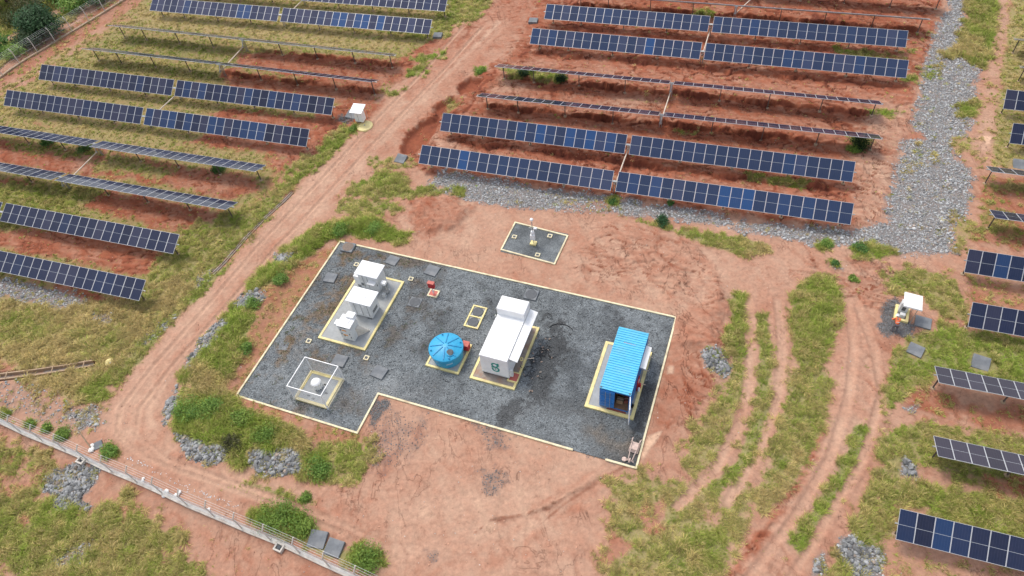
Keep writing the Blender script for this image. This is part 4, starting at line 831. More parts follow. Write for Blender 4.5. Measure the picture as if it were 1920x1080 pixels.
# the mark: two linked rings with a stem and a dot, flat on the end wall
def arc(m, cx, cz, r0, r1, a0, a1, y, n=28):
    vs = []; cz = 1.45 + (cz - 1.45) * 1.28; r0 *= 1.28; r1 *= 1.28
    for i in range(n + 1):
        t = R(a0 + (a1 - a0) * i / n)
        for r in (r0, r1):
            for yy in (y, y - .012): vs.append((cx + r * math.cos(t), yy, cz + r * math.sin(t)))
    fs = []
    for i in range(n):
        k = i * 4; fs += [(k + 1, k + 3, k + 7, k + 5), (k, k + 1, k + 5, k + 4), (k + 2, k + 6, k + 7, k + 3)]
    m.add(vs, fs)
m = MB(); cx = 1.30; arc(m, cx - .03, 1.66, .14, .245, 0, 360, -.013); arc(m, cx, 1.20, .155, .265, 150, 395, -.013); arc(m, cx + .02, 1.22, .155, .262, 20, 120, -.0135)
m.box(cx + .19, cx + .33, -.026, -.0125, 1.66, 2.06); m.box(cx - .35, cx - .17, -.0265, -.0125, 1.33, 1.46); arc(m, cx, 1.24, 0, .055, 0, 360, -.013); m.build('painted_mark', M['teal'], o)
# things beside it
o = on_pad('floor_box', 'red topped square box with yellow rim at the front corner of the white container', 'floor box', 21.45, 4.2, .16)
m = MB(); m.ribbon([(.06, .06), (.86, .06), (.86, .92), (.06, .92)], .1, 0, .14, True); m.build('painted_rim', M['yellow'], o); MB().box(.11, .81, .11, .87, 0, .11).build('red_plate', M['pinkred'], o)
o = on_pad('exhaust_pipe', 'thin pipes with a round yellow flange standing right of the white container', 'pipe', 22.2, 6.0, .16)
m = MB(); m.tube([(0, 0, 0), (0, 0, .9), (.12, .05, 1.0), (.95, .35, 1.05)], .025, 6); m.build('pipe', M['rod'], o)
m = MB(); m.lathe([(.07, .0), (.17, .0), (.17, .05), (.07, .05)], 16, cap=False); m.build('flange', M['yellow'], o, (-.05, .05, .9), (.5, 0, 0)); m = MB(); m.tube([(.02, -.2, 0), (-.02, -.4, .5), (.1, -.5, .8)], .03, 6); m.build('hose', M['black'], o)
o = on_pad('cable_pile', 'tangle of dark cables and scraps on black gravel right of the white container', 'cables', 23.2, 7.2, .05)
m = MB()
for k in range(26):
    x, y = random.gauss(0, .45), random.gauss(0, 1.5); t = random.random() * 6.3; pts = [(x + .25 * i * math.cos(t + .5 * i), y + .25 * i * math.sin(t + .5 * i), .04 + .05 * random.random()) for i in range(4)]; m.tube(pts, .022, 5)
m.build('cable', M['black'], o)
m = MB()
for k in range(20): x, y = random.gauss(0, .4), random.gauss(0, 1.3); m.box(-.09, .09, -.04, .04, 0, .05, Matrix.Translation((x, y, .02)) @ Matrix.Rotation(random.random() * 3, 4, 'Z'))
m.build('scrap', M['conc_red'], o)
o = on_pad('cable_coil', 'black hose curved in a half ring on the gravel right of the white container', 'hose', 24.2, 10.3, .06)
m = MB(); m.tube([(1.1 * math.cos(t), .8 * math.sin(t), .03) for t in np.linspace(.6, 3.0, 14)], .035, 6); m.build('hose', M['black'], o)

# blue container ------------------------------------------------------------
o = on_pad('shipping_container', 'blue steel shipping container with ribbed cyan roof and one door swung open', 'container', 29.24, 4.28, .2)
W_, L_, T = 2.42, 5.95, 2.62
m = MB(); m.box(0, .05, .1, L_ - .05, .12, T - .05); m.box(W_ - .05, W_, .1, L_ - .05, .12, T - .05); m.box(.05, W_ - .05, L_ - .1, L_ - .05, .12, T - .05)
for k in range(22):
    y = .22 + k * .26
    m.box(-.025, 0, y, y + .13, .2, T - .12); m.box(W_, W_ + .025, y, y + .13, .2, T - .12)
m.build('side_walls', M['blue'], o)
for x in (0, W_ - .12):
    for y in (0, L_ - .1): MB().box(x, x + .12, y, y + .1, .0, T).build('corner_post', M['blue'], o)
for z in (0, T - .16): MB().box(.12, W_ - .12, .0, .1, z, z + .13).build('end_beam', M['blue'], o)
m = MB(); nr = 26; pr = []
for k in range(nr):
    y0 = .05 + (L_ - .1) * k / nr; dy = (L_ - .1) / nr
    pr += [(y0, T + .012), (y0 + dy * .35, T + .012), (y0 + dy * .5, T + .075), (y0 + dy * .85, T + .075)]
pr.append((L_ - .05, T + .012)); vs = []
for y, z in pr: vs += [(.02, y, z), (W_ - .02, y, z)]
m.add(vs, [(2 * i, 2 * i + 1, 2 * i + 3, 2 * i + 2) for i in range(len(pr) - 1)]); m.box(-.01, W_ + .01, -.015, .05, T - .02, T + .045); m.box(-.01, W_ + .01, L_ - .05, L_ + .01, T - .02, T + .045); m.box(-.015, .02, .05, L_ - .05, T - .03, T + .04); m.box(W_ - .02, W_ + .015, .05, L_ - .05, T - .03, T + .04)
m.build('roof', M['cyan'], o)
for x, y in ((.1, .1), (W_ - .1, .1)): MB().box(x - .06, x + .06, y - .07, y + .04, T + .045, T + .07).build('corner_casting', M['dgrey'], o)
for k in range(7): MB().box(.75 + .14 * k, .84 + .14 * k, 4.52 - .004 * k, 4.58 - .004 * k, T + .056, T + .06).build('roof_lettering', M['pinkred'], o)
MB().box(.05, W_ - .05, .02, L_ - .1, .10, .14).build('floor', M['wood'], o)
d = MB(); d.bbox(.1, 1.2, -.07, -.01, .14, T - .16, .01); d.build('door', M['blue'], o)
m = MB(); [m.box(.14, 1.16, -.095, -.068, z, z + .16) for z in (.3, .68, 1.06, 1.44, 1.82, 2.16)]; m.build('door_rib', M['blue'], o); m = MB(); [m.tube([(x, -.12, .15), (x, -.12, T - .2)], .018, 6) for x in (.5, .85)]; m.build('locking_bar', M['steel'], o)
m = MB(); Mx = Matrix.Translation((W_ - .03, .0, 0)) @ Matrix.Rotation(R(-78), 4, 'Z'); m.box(0, 1.15, -.03, .03, .14, T - .12, Mx); m.build('open_door', M['white'], o); m = MB(); [m.box(.1, 1.05, .03, .06, z, z + .18, Mx) for z in (.3, .8, 1.3, 1.8)]; m.build('open_door_rib', M['blue'], o)
for i, (lb, u, v, sx, sy, sz, mm) in enumerate((('brown cardboard box inside the open container doorway', 30.75, 4.95, .5, .4, .45, 'card'), ('wooden crate stacked deeper inside the open container', 30.6, 5.6, .6, .5, .8, 'wood'), ('low reddish crate by the inner wall of the open container', 31.2, 5.2, .35, .5, .3, 'oxide'))):
    q = on_pad('storage_box', lb, 'box', u, v, .34, .1 * i); m = MB(); m.bbox(-sx / 2, sx / 2, -sy / 2, sy / 2, 0, sz, .01); m.build('box_body', M[mm], q); MB().box(-sx / 2 - .004, sx / 2 + .004, -.03, .03, sz - .1, sz + .004).build('tape', M['rod'], q)
MB().box(0, 0.001, 0, .001, 0, .001) if False else None
q = on_pad('spilled_soil', 'strip of red brown soil spilled on the slab before the container doors', 'soil', 30.9, 3.98, .16); MB().add([(-1.1, -.0, .005), (-.6, -.05, .012), (.0, -.06, .02), (.55, -.02, .012), (.5, .28, .02), (0, .3, .03), (-.6, .3, .02), (-1.0, .25, .006)], [tuple(range(8))]).build('soil_layer', M['oxide'], q)
m = MB(); m.add([(W_ + .03, 3.0, 2.1), (W_ + .48, 3.0, 2.0), (W_ + .48, 5.15, 2.0), (W_ + .03, 5.15, 2.1), (W_ + .03, 3.0, 2.03), (W_ + .48, 3.0, 1.93), (W_ + .48, 5.15, 1.93), (W_ + .03, 5.15, 2.03)], [(0, 1, 2, 3), (4, 7, 6, 5), (0, 4, 5, 1), (1, 5, 6, 2), (2, 6, 7, 3), (3, 7, 4, 0)]); m.build('side_canopy', M['white'], o)
for y in (3.1, 5.05): m = MB(); m.tube([(W_, y, 1.6), (W_ + .42, y, 1.95)], .018, 6); m.build('canopy_strut', M['steel'], o)
q = on_pad('fire_extinguisher', 'red and white extinguisher station on the right wall of the blue container', 'extinguisher', 31.9, 6.75, .16)
m = MB(); m.lathe([(.09, .0), (.1, .04), (.1, .55), (.07, .64), (.03, .68)], 14); m.build('cylinder', M['red'], q); m = MB(); m.box(-.2, -.12, -.35, .35, 0, 1.25); m.build('backboard', M['red'], q); m = MB(); m.lathe([(.08, 0), (.09, .03), (.09, .5), (.03, .6)], 12); m.build('second_cylinder', M['white'], q, (0, -.35, 0)); m = MB(); m.box(-.12, -.1, -.1, .1, .8, 1.15); m.build('sign_plate', M['white'], q)
for i, (v, lb) in enumerate(((6.9, 'nearest'), (8.25, 'middle'), (9.6, 'farthest'))):
    q = on_pad('guard_pipe', lb + ' of three tan pipes reaching over the right kerb of the blue container slab', 'pipe', 31.75, v, .22, group='pipes over the slab kerb'); m = MB(); m.tube([(-.2, 0, 0), (-.2, 0, .25), (-.1, 0, .32), (.55, .03, .32)], .035, 8); m.build('bent_pipe', M['rod'], q); MB().lathe([(.06, 0), (.06, .02)], 10).build('flange', M['steel'], q, (-.2, 0, 0))
q = on_pad('bucket', 'small dark bucket behind the open container door', 'bucket', 31.75, 4.9, .16); m = MB(); m.lathe([(.11, 0), (.14, .28), (.145, .3), (.12, .3), (.10, .05)], 14); m.build('bucket_body', M['black'], q); m = MB(); m.tube([(-.14, 0, .28), (-.1, 0, .4), (0, 0, .45), (.1, 0, .4), (.14, 0, .28)], .008, 5); m.build('handle', M['steel'], q)

# water tank -----------------------------------------------------------------
o = on_pad('water_tank', 'round blue plastic water tank with a ribbed cone lid and round hatch', 'water tank', 15.78, 5.1, .16)
m = MB(); m.lathe([(1.25, 0), (1.28, .05), (1.35, .55), (1.36, .6), (1.36, .66), (1.39, .70), (1.42, 1.2), (1.43, 1.28)], 56); m.build('tank_wall', M['tank'], o)
m = MB(); m.lathe([(1.47, 1.22), (1.48, 1.30), (1.42, 1.36), (.3, 1.62), (.12, 1.64)], 56); m.build('lid', M['tank'], o)
for k in range(8):
    t = k * math.pi / 4 + .25; m = MB(); Mx = Matrix.Rotation(t, 4, 'Z'); m.add([Mx @ Vector(p) for p in ((.25, -.05, 1.62), (1.36, -.06, 1.365), (1.36, .06, 1.365), (.25, .05, 1.62), (.25, -.03, 1.69), (1.34, -.035, 1.445), (1.34, .035, 1.445), (.25, .03, 1.69))], [(0, 1, 5, 4), (1, 2, 6, 5), (2, 3, 7, 6), (3, 0, 4, 7), (4, 5, 6, 7)]); m.build('lid_rib', M['tankd'], o)
for k in range(4): t = k * math.pi / 2 + .62; MB().lathe([(.07, 1.36), (.07, 1.52), (.05, 1.54)], 10).build('clamp_knob', M['tankd'], o, (1.28 * math.cos(t), 1.28 * math.sin(t), 0))
m = MB(); m.lathe([(.37, .0), (.38, .09), (.33, .11)], 8); m.build('hatch_rim', M['tank'], o, (.62, -.52, 1.45), (.12, .14, .4)); m = MB(); m.lathe([(.30, .10), (.30, .125), (.2, .13)], 20); m.build('hatch_lid', M['disc'], o, (.62, -.52, 1.45), (.12, .14, 0))
for k in range(6): t = -1.52 + k * .065; MB().box(-.03, .03, -.006, .006, -.035, .035 + (k % 2) * .015).build('moulded_lettering', M['white'], o, (1.398 * math.cos(t + .35), 1.398 * math.sin(t + .35), .72 + .012 * k), (0, .25, t + .35 + math.pi / 2))
q = on_pad('pump_box', 'dark red pump box tucked behind the blue water tank', 'pump', 17.05, 6.2, .16); m = MB(); m.bbox(-.28, .28, -.25, .25, .1, .8, .03); m.build('housing', M['red'], q); MB().box(-.2, .2, -.18, .18, 0, .1).build('base', M['dgrey'], q); m = MB(); m.box(-.3, .3, -.27, .27, .8, .84); m.build('housing_lid', M['pinkred'], q)

# hydrant box, mast ------------------------------------------------------------
o = on_pad('hydrant_box', 'red hose box on a white post over a small red and yellow base', 'hydrant', 11.75, 11.05, .03)
m = MB(); m.ribbon([(-.42, -.36), (.42, -.36), (.42, .36), (-.42, .36)], .12, -.03, .14, True); m.build('painted_rim', M['cream'], o); MB().box(-.37, .37, -.31, .31, -.02, .11).build('base_plate', M['pinkred'], o)
m = MB(); m.tube([(0, 0, .1), (0, 0, 1.1)], .05, 8); m.tube([(-.02, -.1, .45), (.2, -.12, .5), (.25, -.1, .9)], .03, 6); m.build('post', M['white'], o)
m = MB(); m.bbox(-.3, .3, -.16, .16, 1.0, 1.6, .03); m.build('hose_box', M['red'], o); m = MB(); m.box(-.32, .32, -.18, .18, 1.6, 1.66); m.build('box_roof', M['pinkred'], o)
MB().box(-.2, .2, -.17, -.16, 1.15, 1.5).build('box_door', M['red'], o)
o = on_pad('weather_mast', 'white instrument mast on a yellow base in the small gravel square', 'weather station', 18.6, 19.42, .03)
m = MB(); m.bbox(-.3, .3, -.26, .26, -.02, .2, .03); m.build('base_block', M['yellow'], o)
m = MB(); m.tube([(0, 0, .2), (0, 0, 3.0)], .045, 8); m.tube([(.14, .05, .2), (.14, .05, 2.2)], .03, 6); m.build('mast_pole', M['steel'], o)
m = MB(); m.bbox(-.22, .22, -.2, .06, .75, 1.35, .03); m.build('data_box', M['white'], o); m = MB(); m.lathe([(.12, 1.4), (.19, 1.44), (.19, 1.5), (.13, 1.52), (.19, 1.56), (.19, 1.62), (.13, 1.64), (.18, 1.68), (.17, 1.76), (.05, 1.8)], 14); m.build('radiation_shield', M['white'], o)
m = MB(); m.tube([(-.35, 0, 2.15), (.4, 0, 2.15)], .03, 6); m.build('crossarm', M['steel'], o); m = MB(); m.bbox(.15, .45, -.12, .12, 2.17, 2.3, .02); m.build('sensor', M['white'], o); m = MB(); m.tube([(.0, 0, 2.9), (.0, 0, 3.3)], .025, 6); m.lathe([(.06, 3.2), (.16, 3.24), (.16, 3.36), (.05, 3.4)], 12); m.build('wind_sensor', M['white'], o)

# ------------------------------------------------------------------ kiosks
o = on_pad('inverter_kiosk', 'white canopy over a yellow framed pit with a grey cabinet, right of the track', 'kiosk', 50.95, 20.05, .0, -.08)
m = MB(); m.ribbon([(-.45, -.72), (.45, -.72), (.45, .72), (-.45, .72)], .2, -.1, .3, True); m.build('painted_frame', M['yellow'], o)
MB().box(-.36, .36, -.63, .63, -.1, .12).build('pit_floor', M['conc'], o)
m = MB(); m.bbox(-.33, .33, .1, .6, .1, 1.35, .02); m.build('cabinet', M['grey'], o); MB().box(-.14, .14, .08, .1, .5, .95).build('cabinet_door', M['dgrey'], o); m = MB(); m.bbox(-.15, .25, -.4, -.1, .12, .5, .02); m.build('cable_box', M['grey'], o)
m = MB(); Mx = Matrix.Translation((.25, -.15, 2.2)) @ Matrix.Rotation(R(-10), 4, 'X'); m.box(-.68, .68, -.9, .9, -.03, .03, Mx); m.box(-.70, .70, -.93, -.89, -.1, .031, Mx); m.build('canopy', M['white'], o)
m = MB(); [m.tube([(x, y, 0), (x, y, 2.1)], .03, 6) for x, y in ((.72, -.75), (.72, .6), (-.2, .62))]; m.build('canopy_post', M['steel'], o)
o = on_pad('inverter_kiosk', 'white cabinet under a small white roof at the left side of the dirt road', 'kiosk', -6.85, 32.1, gz(pad(-6.85, 32.1)), .1)
m = MB(); m.bbox(-.45, .55, -.35, .45, .35, 1.5, .02); m.build('cabinet', M['white'], o); m = MB(); [m.box(x, x + .3, -.3, .3, 0, .36) for x in (-.4, .2)]; m.build('plinth_leg', M['tan'], o); MB().box(-.01, .01, -.365, -.35, .45, 1.45).build('door_seam', M['dgrey'], o)
m = MB(); Mx = Matrix.Translation((.0, .1, 1.85)) @ Matrix.Rotation(R(8), 4, 'X'); m.box(-.75, .75, -.75, .75, -.03, .03, Mx); m.build('canopy', M['white'], o); m = MB(); [m.tube([(x, y, 0), (x, y, 1.8)], .025, 6) for x, y in ((-.65, -.55), (.65, .65), (-.65, .65))]; m.build('canopy_post', M['steel'], o)
p = at2(684.5, 238); o = thing('round_cover', 'round pale yellow lid lying at the left edge of the dirt road', 'manhole cover', p, 0, 'round yellow lids'); m = MB(); m.lathe([(.95, -.05), (.95, .16), (.90, .2), (.3, .23)], 32); m.build('lid', M['yellow'], o); MB().lathe([(.1, .2), (.1, .26)], 10).build('lifting_ring', M['steel'], o)
p = at2(207, 681); o = thing('round_cover', 'tilted bright yellow lid half hidden in grass at the end of the drain', 'manhole cover', p, 0, 'round yellow lids'); o.rotation_euler = (.5, .25, .3); m = MB(); m.lathe([(.42, .0), (.42, .08), (.38, .10), (.1, .11)], 26); m.build('lid', M['yellow'], o); MB().lathe([(.06, .15), (.06, .2)], 10).build('lifting_ring', M['steel'], o)

# wheelbarrow upside down ----------------------------------------------------
o = on_pad('wheelbarrow', 'dusty upturned wheelbarrow lying in the front corner of the yard kerb', 'wheelbarrow', 32.72, .9, .05, -.05)
m = MB(); m.add([(-.3, .35, .42), (.3, .35, .42), (.24, .95, .40), (-.24, .95, .40), (-.38, .2, .1), (.38, .2, .1), (.36, 1.1, .12), (-.36, 1.1, .12)], [(0, 1, 2, 3), (0, 4, 5, 1), (1, 5, 6, 2), (2, 6, 7, 3), (3, 7, 4, 0)]); m.build('tray', M['dusty'], o)
m = MB(); [m.tube([(s * .33, 1.35, .3), (s * .28, .9, .46), (s * .22, .2, .48), (s * .14, -.6, .42)], .03, 8) for s in (-1, 1)]; m.build('frame', M['dusty'], o)
m = MB(); [m.tube([(s * .26, .75, .46), (s * .3, .8, .75), (s * .3, 1.05, .72)], .025, 6) for s in (-1, 1)]; m.tube([(-.25, .3, .5), (.25, .3, .5)], .025, 6); m.build('leg', M['dusty'], o)
m = MB(); m.lathe([(.06, -.04), (.17, -.05), (.2, 0), (.17, .05), (.06, .04)], 18); m.build('wheel', M['dusty'], o, (-.02, -.62, .4), (0, R(90), 0)); m = MB(); [m.tube([(s * .33, 1.3, .3), (s * .34, 1.5, .27)], .036, 8) for s in (-1, 1)]; m.build('grip', M['black'], o)
o = on_pad('hand_cart_wheel', 'loose dusty wheel and bent tubes at the foot of the upturned wheelbarrow', 'cart part', 32.35, .35, .06)
m = MB(); m.lathe([(.05, -.05), (.16, -.06), (.2, 0), (.16, .06), (.05, .05)], 16); m.build('wheel', M['dusty'], o, (-.1, .05, .1)); m = MB(); m.tube([(0, 0, .1), (.3, .1, .15), (.65, -.05, .1)], .03, 6); m.tube([(.1, .2, .05), (.25, -.1, .2), (.6, .1, .1)], .025, 6); m.build('bent_tube', M['dusty'], o)

# ------------------------------------------------------------------ solar trackers
pw = PM - .012
def panel_mesh():
    m = MB(); a, b, t = pw / 2, MW / 2, .024
    m.mat(1); m.box(-a, a, -b, -b + t, -.02, .02); m.box(-a, a, b - t, b, -.02, .02); m.box(-a, -a + t, -b + t, b - t, -.02, .02); m.box(a - t, a, -b + t, b - t, -.02, .02)
    m.mat(0); m.add([(-a + t, -b + t, .012), (a - t, -b + t, .012), (a - t, b - t, .012), (-a + t, b - t, .012)], [(0, 1, 2, 3)])
    m.mat(2); m.add([(-a + t, -b + t, -.008), (a - t, -b + t, -.008), (a - t, b - t, -.008), (-a + t, b - t, -.008)], [(3, 2, 1, 0)])
    m.box(-.15, .15, -.05, .05, -.03, -.009)
    return m.mesh('solar_panel', [M['cell'], M['alu'], M['back']])
PME = panel_mesh()
# the glass must look up: make sure of the winding
for p_ in PME.polygons:
    if p_.material_index == 0 and p_.normal.z < 0: p_.flip()
mtube = {}
def post_mesh(h): 
    m = MB(); m.box(-.045, .045, -.04, -.03, -.3, h); m.box(-.045, .045, .03, .04, -.3, h); m.box(-.006, .006, -.03, .03, -.3, h); return m.mesh('support_post', M['post'])
FOOT = MB(); FOOT.lathe([(.2, -.3), (.19, .04), (.13, .09), (.08, .1)], 10, smooth=False); FOOT = FOOT.mesh('concrete_footing', M['tan'])
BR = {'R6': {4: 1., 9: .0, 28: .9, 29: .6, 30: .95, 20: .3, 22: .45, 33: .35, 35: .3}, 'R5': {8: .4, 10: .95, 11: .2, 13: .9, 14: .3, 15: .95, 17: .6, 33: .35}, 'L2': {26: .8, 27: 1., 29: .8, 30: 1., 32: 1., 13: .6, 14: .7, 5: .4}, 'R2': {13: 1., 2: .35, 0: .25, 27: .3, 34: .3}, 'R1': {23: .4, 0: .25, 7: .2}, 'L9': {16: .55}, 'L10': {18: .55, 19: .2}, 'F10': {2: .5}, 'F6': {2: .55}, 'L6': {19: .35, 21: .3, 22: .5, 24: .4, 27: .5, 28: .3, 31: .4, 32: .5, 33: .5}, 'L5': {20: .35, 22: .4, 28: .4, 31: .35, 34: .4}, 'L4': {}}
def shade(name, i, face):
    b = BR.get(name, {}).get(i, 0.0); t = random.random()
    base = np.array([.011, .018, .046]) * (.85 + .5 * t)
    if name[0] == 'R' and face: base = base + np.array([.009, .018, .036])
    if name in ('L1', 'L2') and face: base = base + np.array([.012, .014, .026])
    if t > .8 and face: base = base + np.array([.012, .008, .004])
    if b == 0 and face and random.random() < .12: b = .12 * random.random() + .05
    if name in ('F8', 'F9'): base = np.array([.040, .036, .050]) * (.8 + .4 * t)  # reflection painted in as a paler violet grey on these two rows
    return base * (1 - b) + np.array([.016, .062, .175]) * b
LAB = {
 'L1': 'solar tracker row cut by the upper photo border, left of the dirt road', 'L2': 'upper left solar row with several bright blue panels, first whole row above the edge-on pair',
 'L3': 'thin edge-on solar row just below the row with bright blue panels at upper left', 'L4': 'edge-on solar row directly above the front facing row by the upper fence',
 'L5': 'front facing solar row whose left end reaches nearest the upper fence', 'L6': 'front facing solar row ending beside the small white roadside cabinet',
 'L7': 'slanted dark solar row over red earth, upper of the two cropped by the left border', 'L8': 'slanted dark solar row at the left border, lower of two, ending by the verge',
 'L9': 'dark navy solar row over bare red ground at the left border, second from lowest', 'L10': 'lowest solar row on the left, with grey stones under its lower edge',
 'RA': 'solar row beyond the upper right border showing only its post feet', 'R0': 'thin edge-on solar row at the top of the red field, seen as a pale line', 'R1': 'upper of the two front facing solar rows high on the red field',
 'R2': 'front facing solar row high on the red field, one bright blue panel near its middle', 'R3': 'edge-on solar row over an eroded red bank with dark weeds under its left end', 'R4': 'edge-on solar row with a dark shrub under its right end',
 'R5': 'front facing solar row on red earth with four bright blue panels on its left half', 'R6': 'nearest front facing solar row of the red field, bordering the grey stone strip',
 'F0': 'edge-on solar row cropped at the right border, highest one with a visible post', 'F1': 'barely visible solar row tip at the right border above the blue panels', 'F2': 'upper of two cropped navy solar rows at the right border beside the washed out channel', 'F3': 'lower of two cropped navy solar rows at the right border beside the pale puddle stain',
 'F4': 'edge-on dark solar row at the right border in front of a pale leaning cover', 'F5': 'edge-on dark solar row at the right border above the reddish bare patch', 'F6': 'navy solar row at the right border just below the grey stone strip', 'F7': 'navy solar row at the right border beside the white canopy kiosk',
 'F8': 'violet grey tilted away solar row below the leaning cover in the grass', 'F9': 'violet grey tilted away solar row second from the lower right corner', 'F10': 'large navy solar row in the lower right corner'}
for name, r in ROWS.items():
    g, pm, tau, nl, nr = r['g'], r['pm'], r['tau'], r['nl'], r['nr']
    o = thing('solar_tracker', LAB[name], 'solar panels', (g[0], g[1], 0), r['psi'], 'rows of tilting solar panels')
    face = tau > 0; i0 = 19 - nl
    g0 = GAP if nl else 0.0
    xs_ = [-(nl - k - .5) * pm for k in range(nl)] + [g0 + (k + .5) * pm for k in range(nr)]
    zt = .09
    for k, x in enumerate(xs_):
        c = shade(name, k + (i0 if nl else 0), face); jt = random.gauss(0, .006)
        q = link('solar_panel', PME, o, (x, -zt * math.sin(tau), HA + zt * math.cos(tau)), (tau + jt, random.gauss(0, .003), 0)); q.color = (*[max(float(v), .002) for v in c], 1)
    xa, xb = -nl * pm - .25, g0 + nr * pm + .25
    if nl == 0: xa = -.16
    m = MB(); m.tube([(xa, 0, HA), (xb, 0, HA)], .055, 8); m.build('torque_tube', M['steel'], o)
    m = MB()
    for x in xs_:
        for dx in (-.34, .34): 
            Mx = Matrix.Translation((x + dx * pm / 1.08, 0, HA)) @ Matrix.Rotation(tau, 4, 'X'); m.box(-.02, .02, -.7, .7, .045, .07, Mx)
    m.build('panel_rails', M['steel'], o)
    px_ = []
    if nl: px_ += [-x for x in (5.0, 10.4, 15.9, 19.6) if x < nl * pm]
    px_ += [GAP + x for x in (5.2, 10.4, 15.8, 21.0) if x < nr * pm] if nl else [.35, 5.2, 10.4]
    if nl == 0: px_ = [x for x in px_ if x < nr * pm]
    for x in px_:
        wp = g + r['ru'] * x; z0 = gz(wp)
        q = link('support_post', post_mesh(HA - .06 - z0), o, (x, 0, z0)); link('concrete_footing', FOOT, q)
    if nl:   # drive arms in the gap
        for dx in (GAP * .25, GAP * .75):
            wp = g + r['ru'] * dx; z0 = gz(wp)
            m = MB(); m.box(-.04, .04, -.04, .04, z0 - .25, HA - .05); m.build('drive_post', M['steel'], o, (dx, .1, 0))
        ang = tau if True else 0
        m = MB(); Mx = Matrix.Translation((GAP / 2, 0, HA)) @ Matrix.Rotation(tau, 4, 'X'); m.box(-.05, .05, -.06, .06, -1.0, .05, Mx); m.box(-.2, .2, -.09, .09, -.12, .1, Mx); m.build('drive_arm', M['steel'], o)
def rod(a, b, lab):
    A, B = ROWS[a], ROWS[b]
    def low(r): 
        c = r['g'] + r['ru'] * GAP / 2 + r['rv'] * math.sin(r['tau']) * .95; return np.array([*c, HA - .95 * math.cos(r['tau'])])
    p, q = low(A), low(B); o = thing('drive_rod', lab, 'rod', (p[0], p[1], p[2]), 0, 'rods linking pairs of solar rows')
    d = q - p; m = MB(); m.tube([d * .0, d * 1.0], .07, 8); m.build('rod_tube', M['rod'], o)
    m = MB(); m.box(-.12, .12, -.1, .1, -.09, .09); m.build('joint', M['steel'], o); m = MB(); m.box(d[0] - .12, d[0] + .12, d[1] - .1, d[1] + .1, d[2] - .09, d[2] + .09); m.build('joint', M['steel'], o)
for a, b, l in (('RA', 'R0', 'pale drive rod at the upper border above the line-thin solar row'), ('R1', 'R2', 'short pale drive rod between the two upper front facing rows of the red field'), ('R3', 'R4', 'pale drive rod joining the two edge-on rows of the red field'), ('R5', 'R6', 'pale drive rod joining the two lower front facing rows of the red field'),
                ('L1', 'L2', 'pale drive rod over grass at the upper left border'), ('L3', 'L4', 'pale drive rod joining the two edge-on rows on the left'), ('L5', 'L6', 'pale drive rod over green grass joining the two front facing rows on the left'), ('L7', 'L8', 'pale drive rod over red earth joining the two slanted dark rows'), ('L9', 'L10', 'pale drive rod at the left border behind the lowest rows')):
    if a == 'L9': continue
    rod(a, b, l)

# ------------------------------------------------------------------ drains and fences
for name, wd, lab in (('low', .62, 'open concrete drain channel running from the left border to the yellow lid'), ('road', .26, 'narrow overgrown drain channel along the left verge of the dirt road')):
    P = DRAINS[name]; o = thing('drain_channel', lab, 'drain', (*P[0], 0)); m = MB(); Q = P - P[0]
    nrm = []
    for i in range(len(Q)):
        t = Q[min(i + 1, len(Q) - 1)] - Q[max(i - 1, 0)]; t /= np.linalg.norm(t); nrm.append(np.array([-t[1], t[0]]))
    for s in (-1, 1): m.ribbon([q + n * s * (wd / 2 - .01) for q, n in zip(Q, nrm)], .11, -.5, .06 if name == 'low' else .0)
    m.build('channel_wall', M['tan' if name == 'low' else 'conc_red'], o); m = MB(); m.ribbon(Q, wd - .1, -.5, -.27); m.build('channel_floor', M['conc_red'], o)
    if name == 'low':
        for t in (.30, .66, .93):
            i = int(t * (len(Q) - 1)); f = t * (len(Q) - 1) - i; c = Q[i] * (1 - f) + Q[i + 1] * f; n = nrm[i]
            m = MB(); m.ribbon([c - n * .42, c + n * .42], .07, .0, .09); m.build('cross_brace', M['tan'], o)
def fence(name, label, P, hpost, base_w, base_h, tipdir, m_base, spacing):
    o = thing('mesh_fence', label, 'fence', (*P[0], 0)); Q = np.array(P) - np.array(P[0])
    m = MB(); m.ribbon(Q, base_w, -.3, base_h); m.build('base_beam', M[m_base], o)
    seg = np.linalg.norm(np.diff(Q, axis=0), axis=1); cum = np.concatenate([[0], np.cumsum(seg)])
    def pt(s): i = min(np.searchsorted(cum, s, 'right') - 1, len(seg) - 1); f = (s - cum[i]) / seg[i]; return Q[i] * (1 - f) + Q[i + 1] * f, (Q[i + 1] - Q[i]) / seg[i]
    s = .0
    tips = []
    while s <= cum[-1]:
        c, d = pt(s); n = np.array([-d[1], d[0]]) * tipdir
        mm = MB(); mm.tube([(0, 0, -.2), (0, 0, hpost), (n[0] * .38, n[1] * .38, hpost + .38)], .055, 6); mm.build('fence_post', M['pale'], o, (c[0], c[1], 0), ); tips.append((c, n)); s += spacing
    mm = MB()
    for i in range(len(Q) - 1): mesh_panel(mm, Q[i], Q[i + 1], base_h, hpost - .05, .11, .005)
    for z in (base_h + .05, hpost * .5, hpost - .05):
        mm.tube([(*q, z) for q in Q], .008, 4, caps=False)
    mm.build('wire_mesh', M['wire'], o)
    mm = MB()
    for f in (.3, .65, 1.0): mm.tube([(c[0] + n[0] * .38 * f, c[1] + n[1] * .38 * f, hpost + .38 * f) for c, n in tips], .009, 4, caps=False)
    mm.build('barbed_wire', M['wire'], o)
FB = [at2(*p) for p in [(-160, 735), (-60, 768), (0, 791), (50, 815), (97, 834), (143, 853), (194, 878), (245, 899), (300, 923), (357, 950), (412, 973), (470, 998), (535, 1024), (600, 1055), (660, 1082), (760, 1130)]]
fence('lower', 'wire mesh fence on a pale concrete beam crossing the lower left corner', FB, 1.85, .32, .18, 1, 'pale', 2.55)
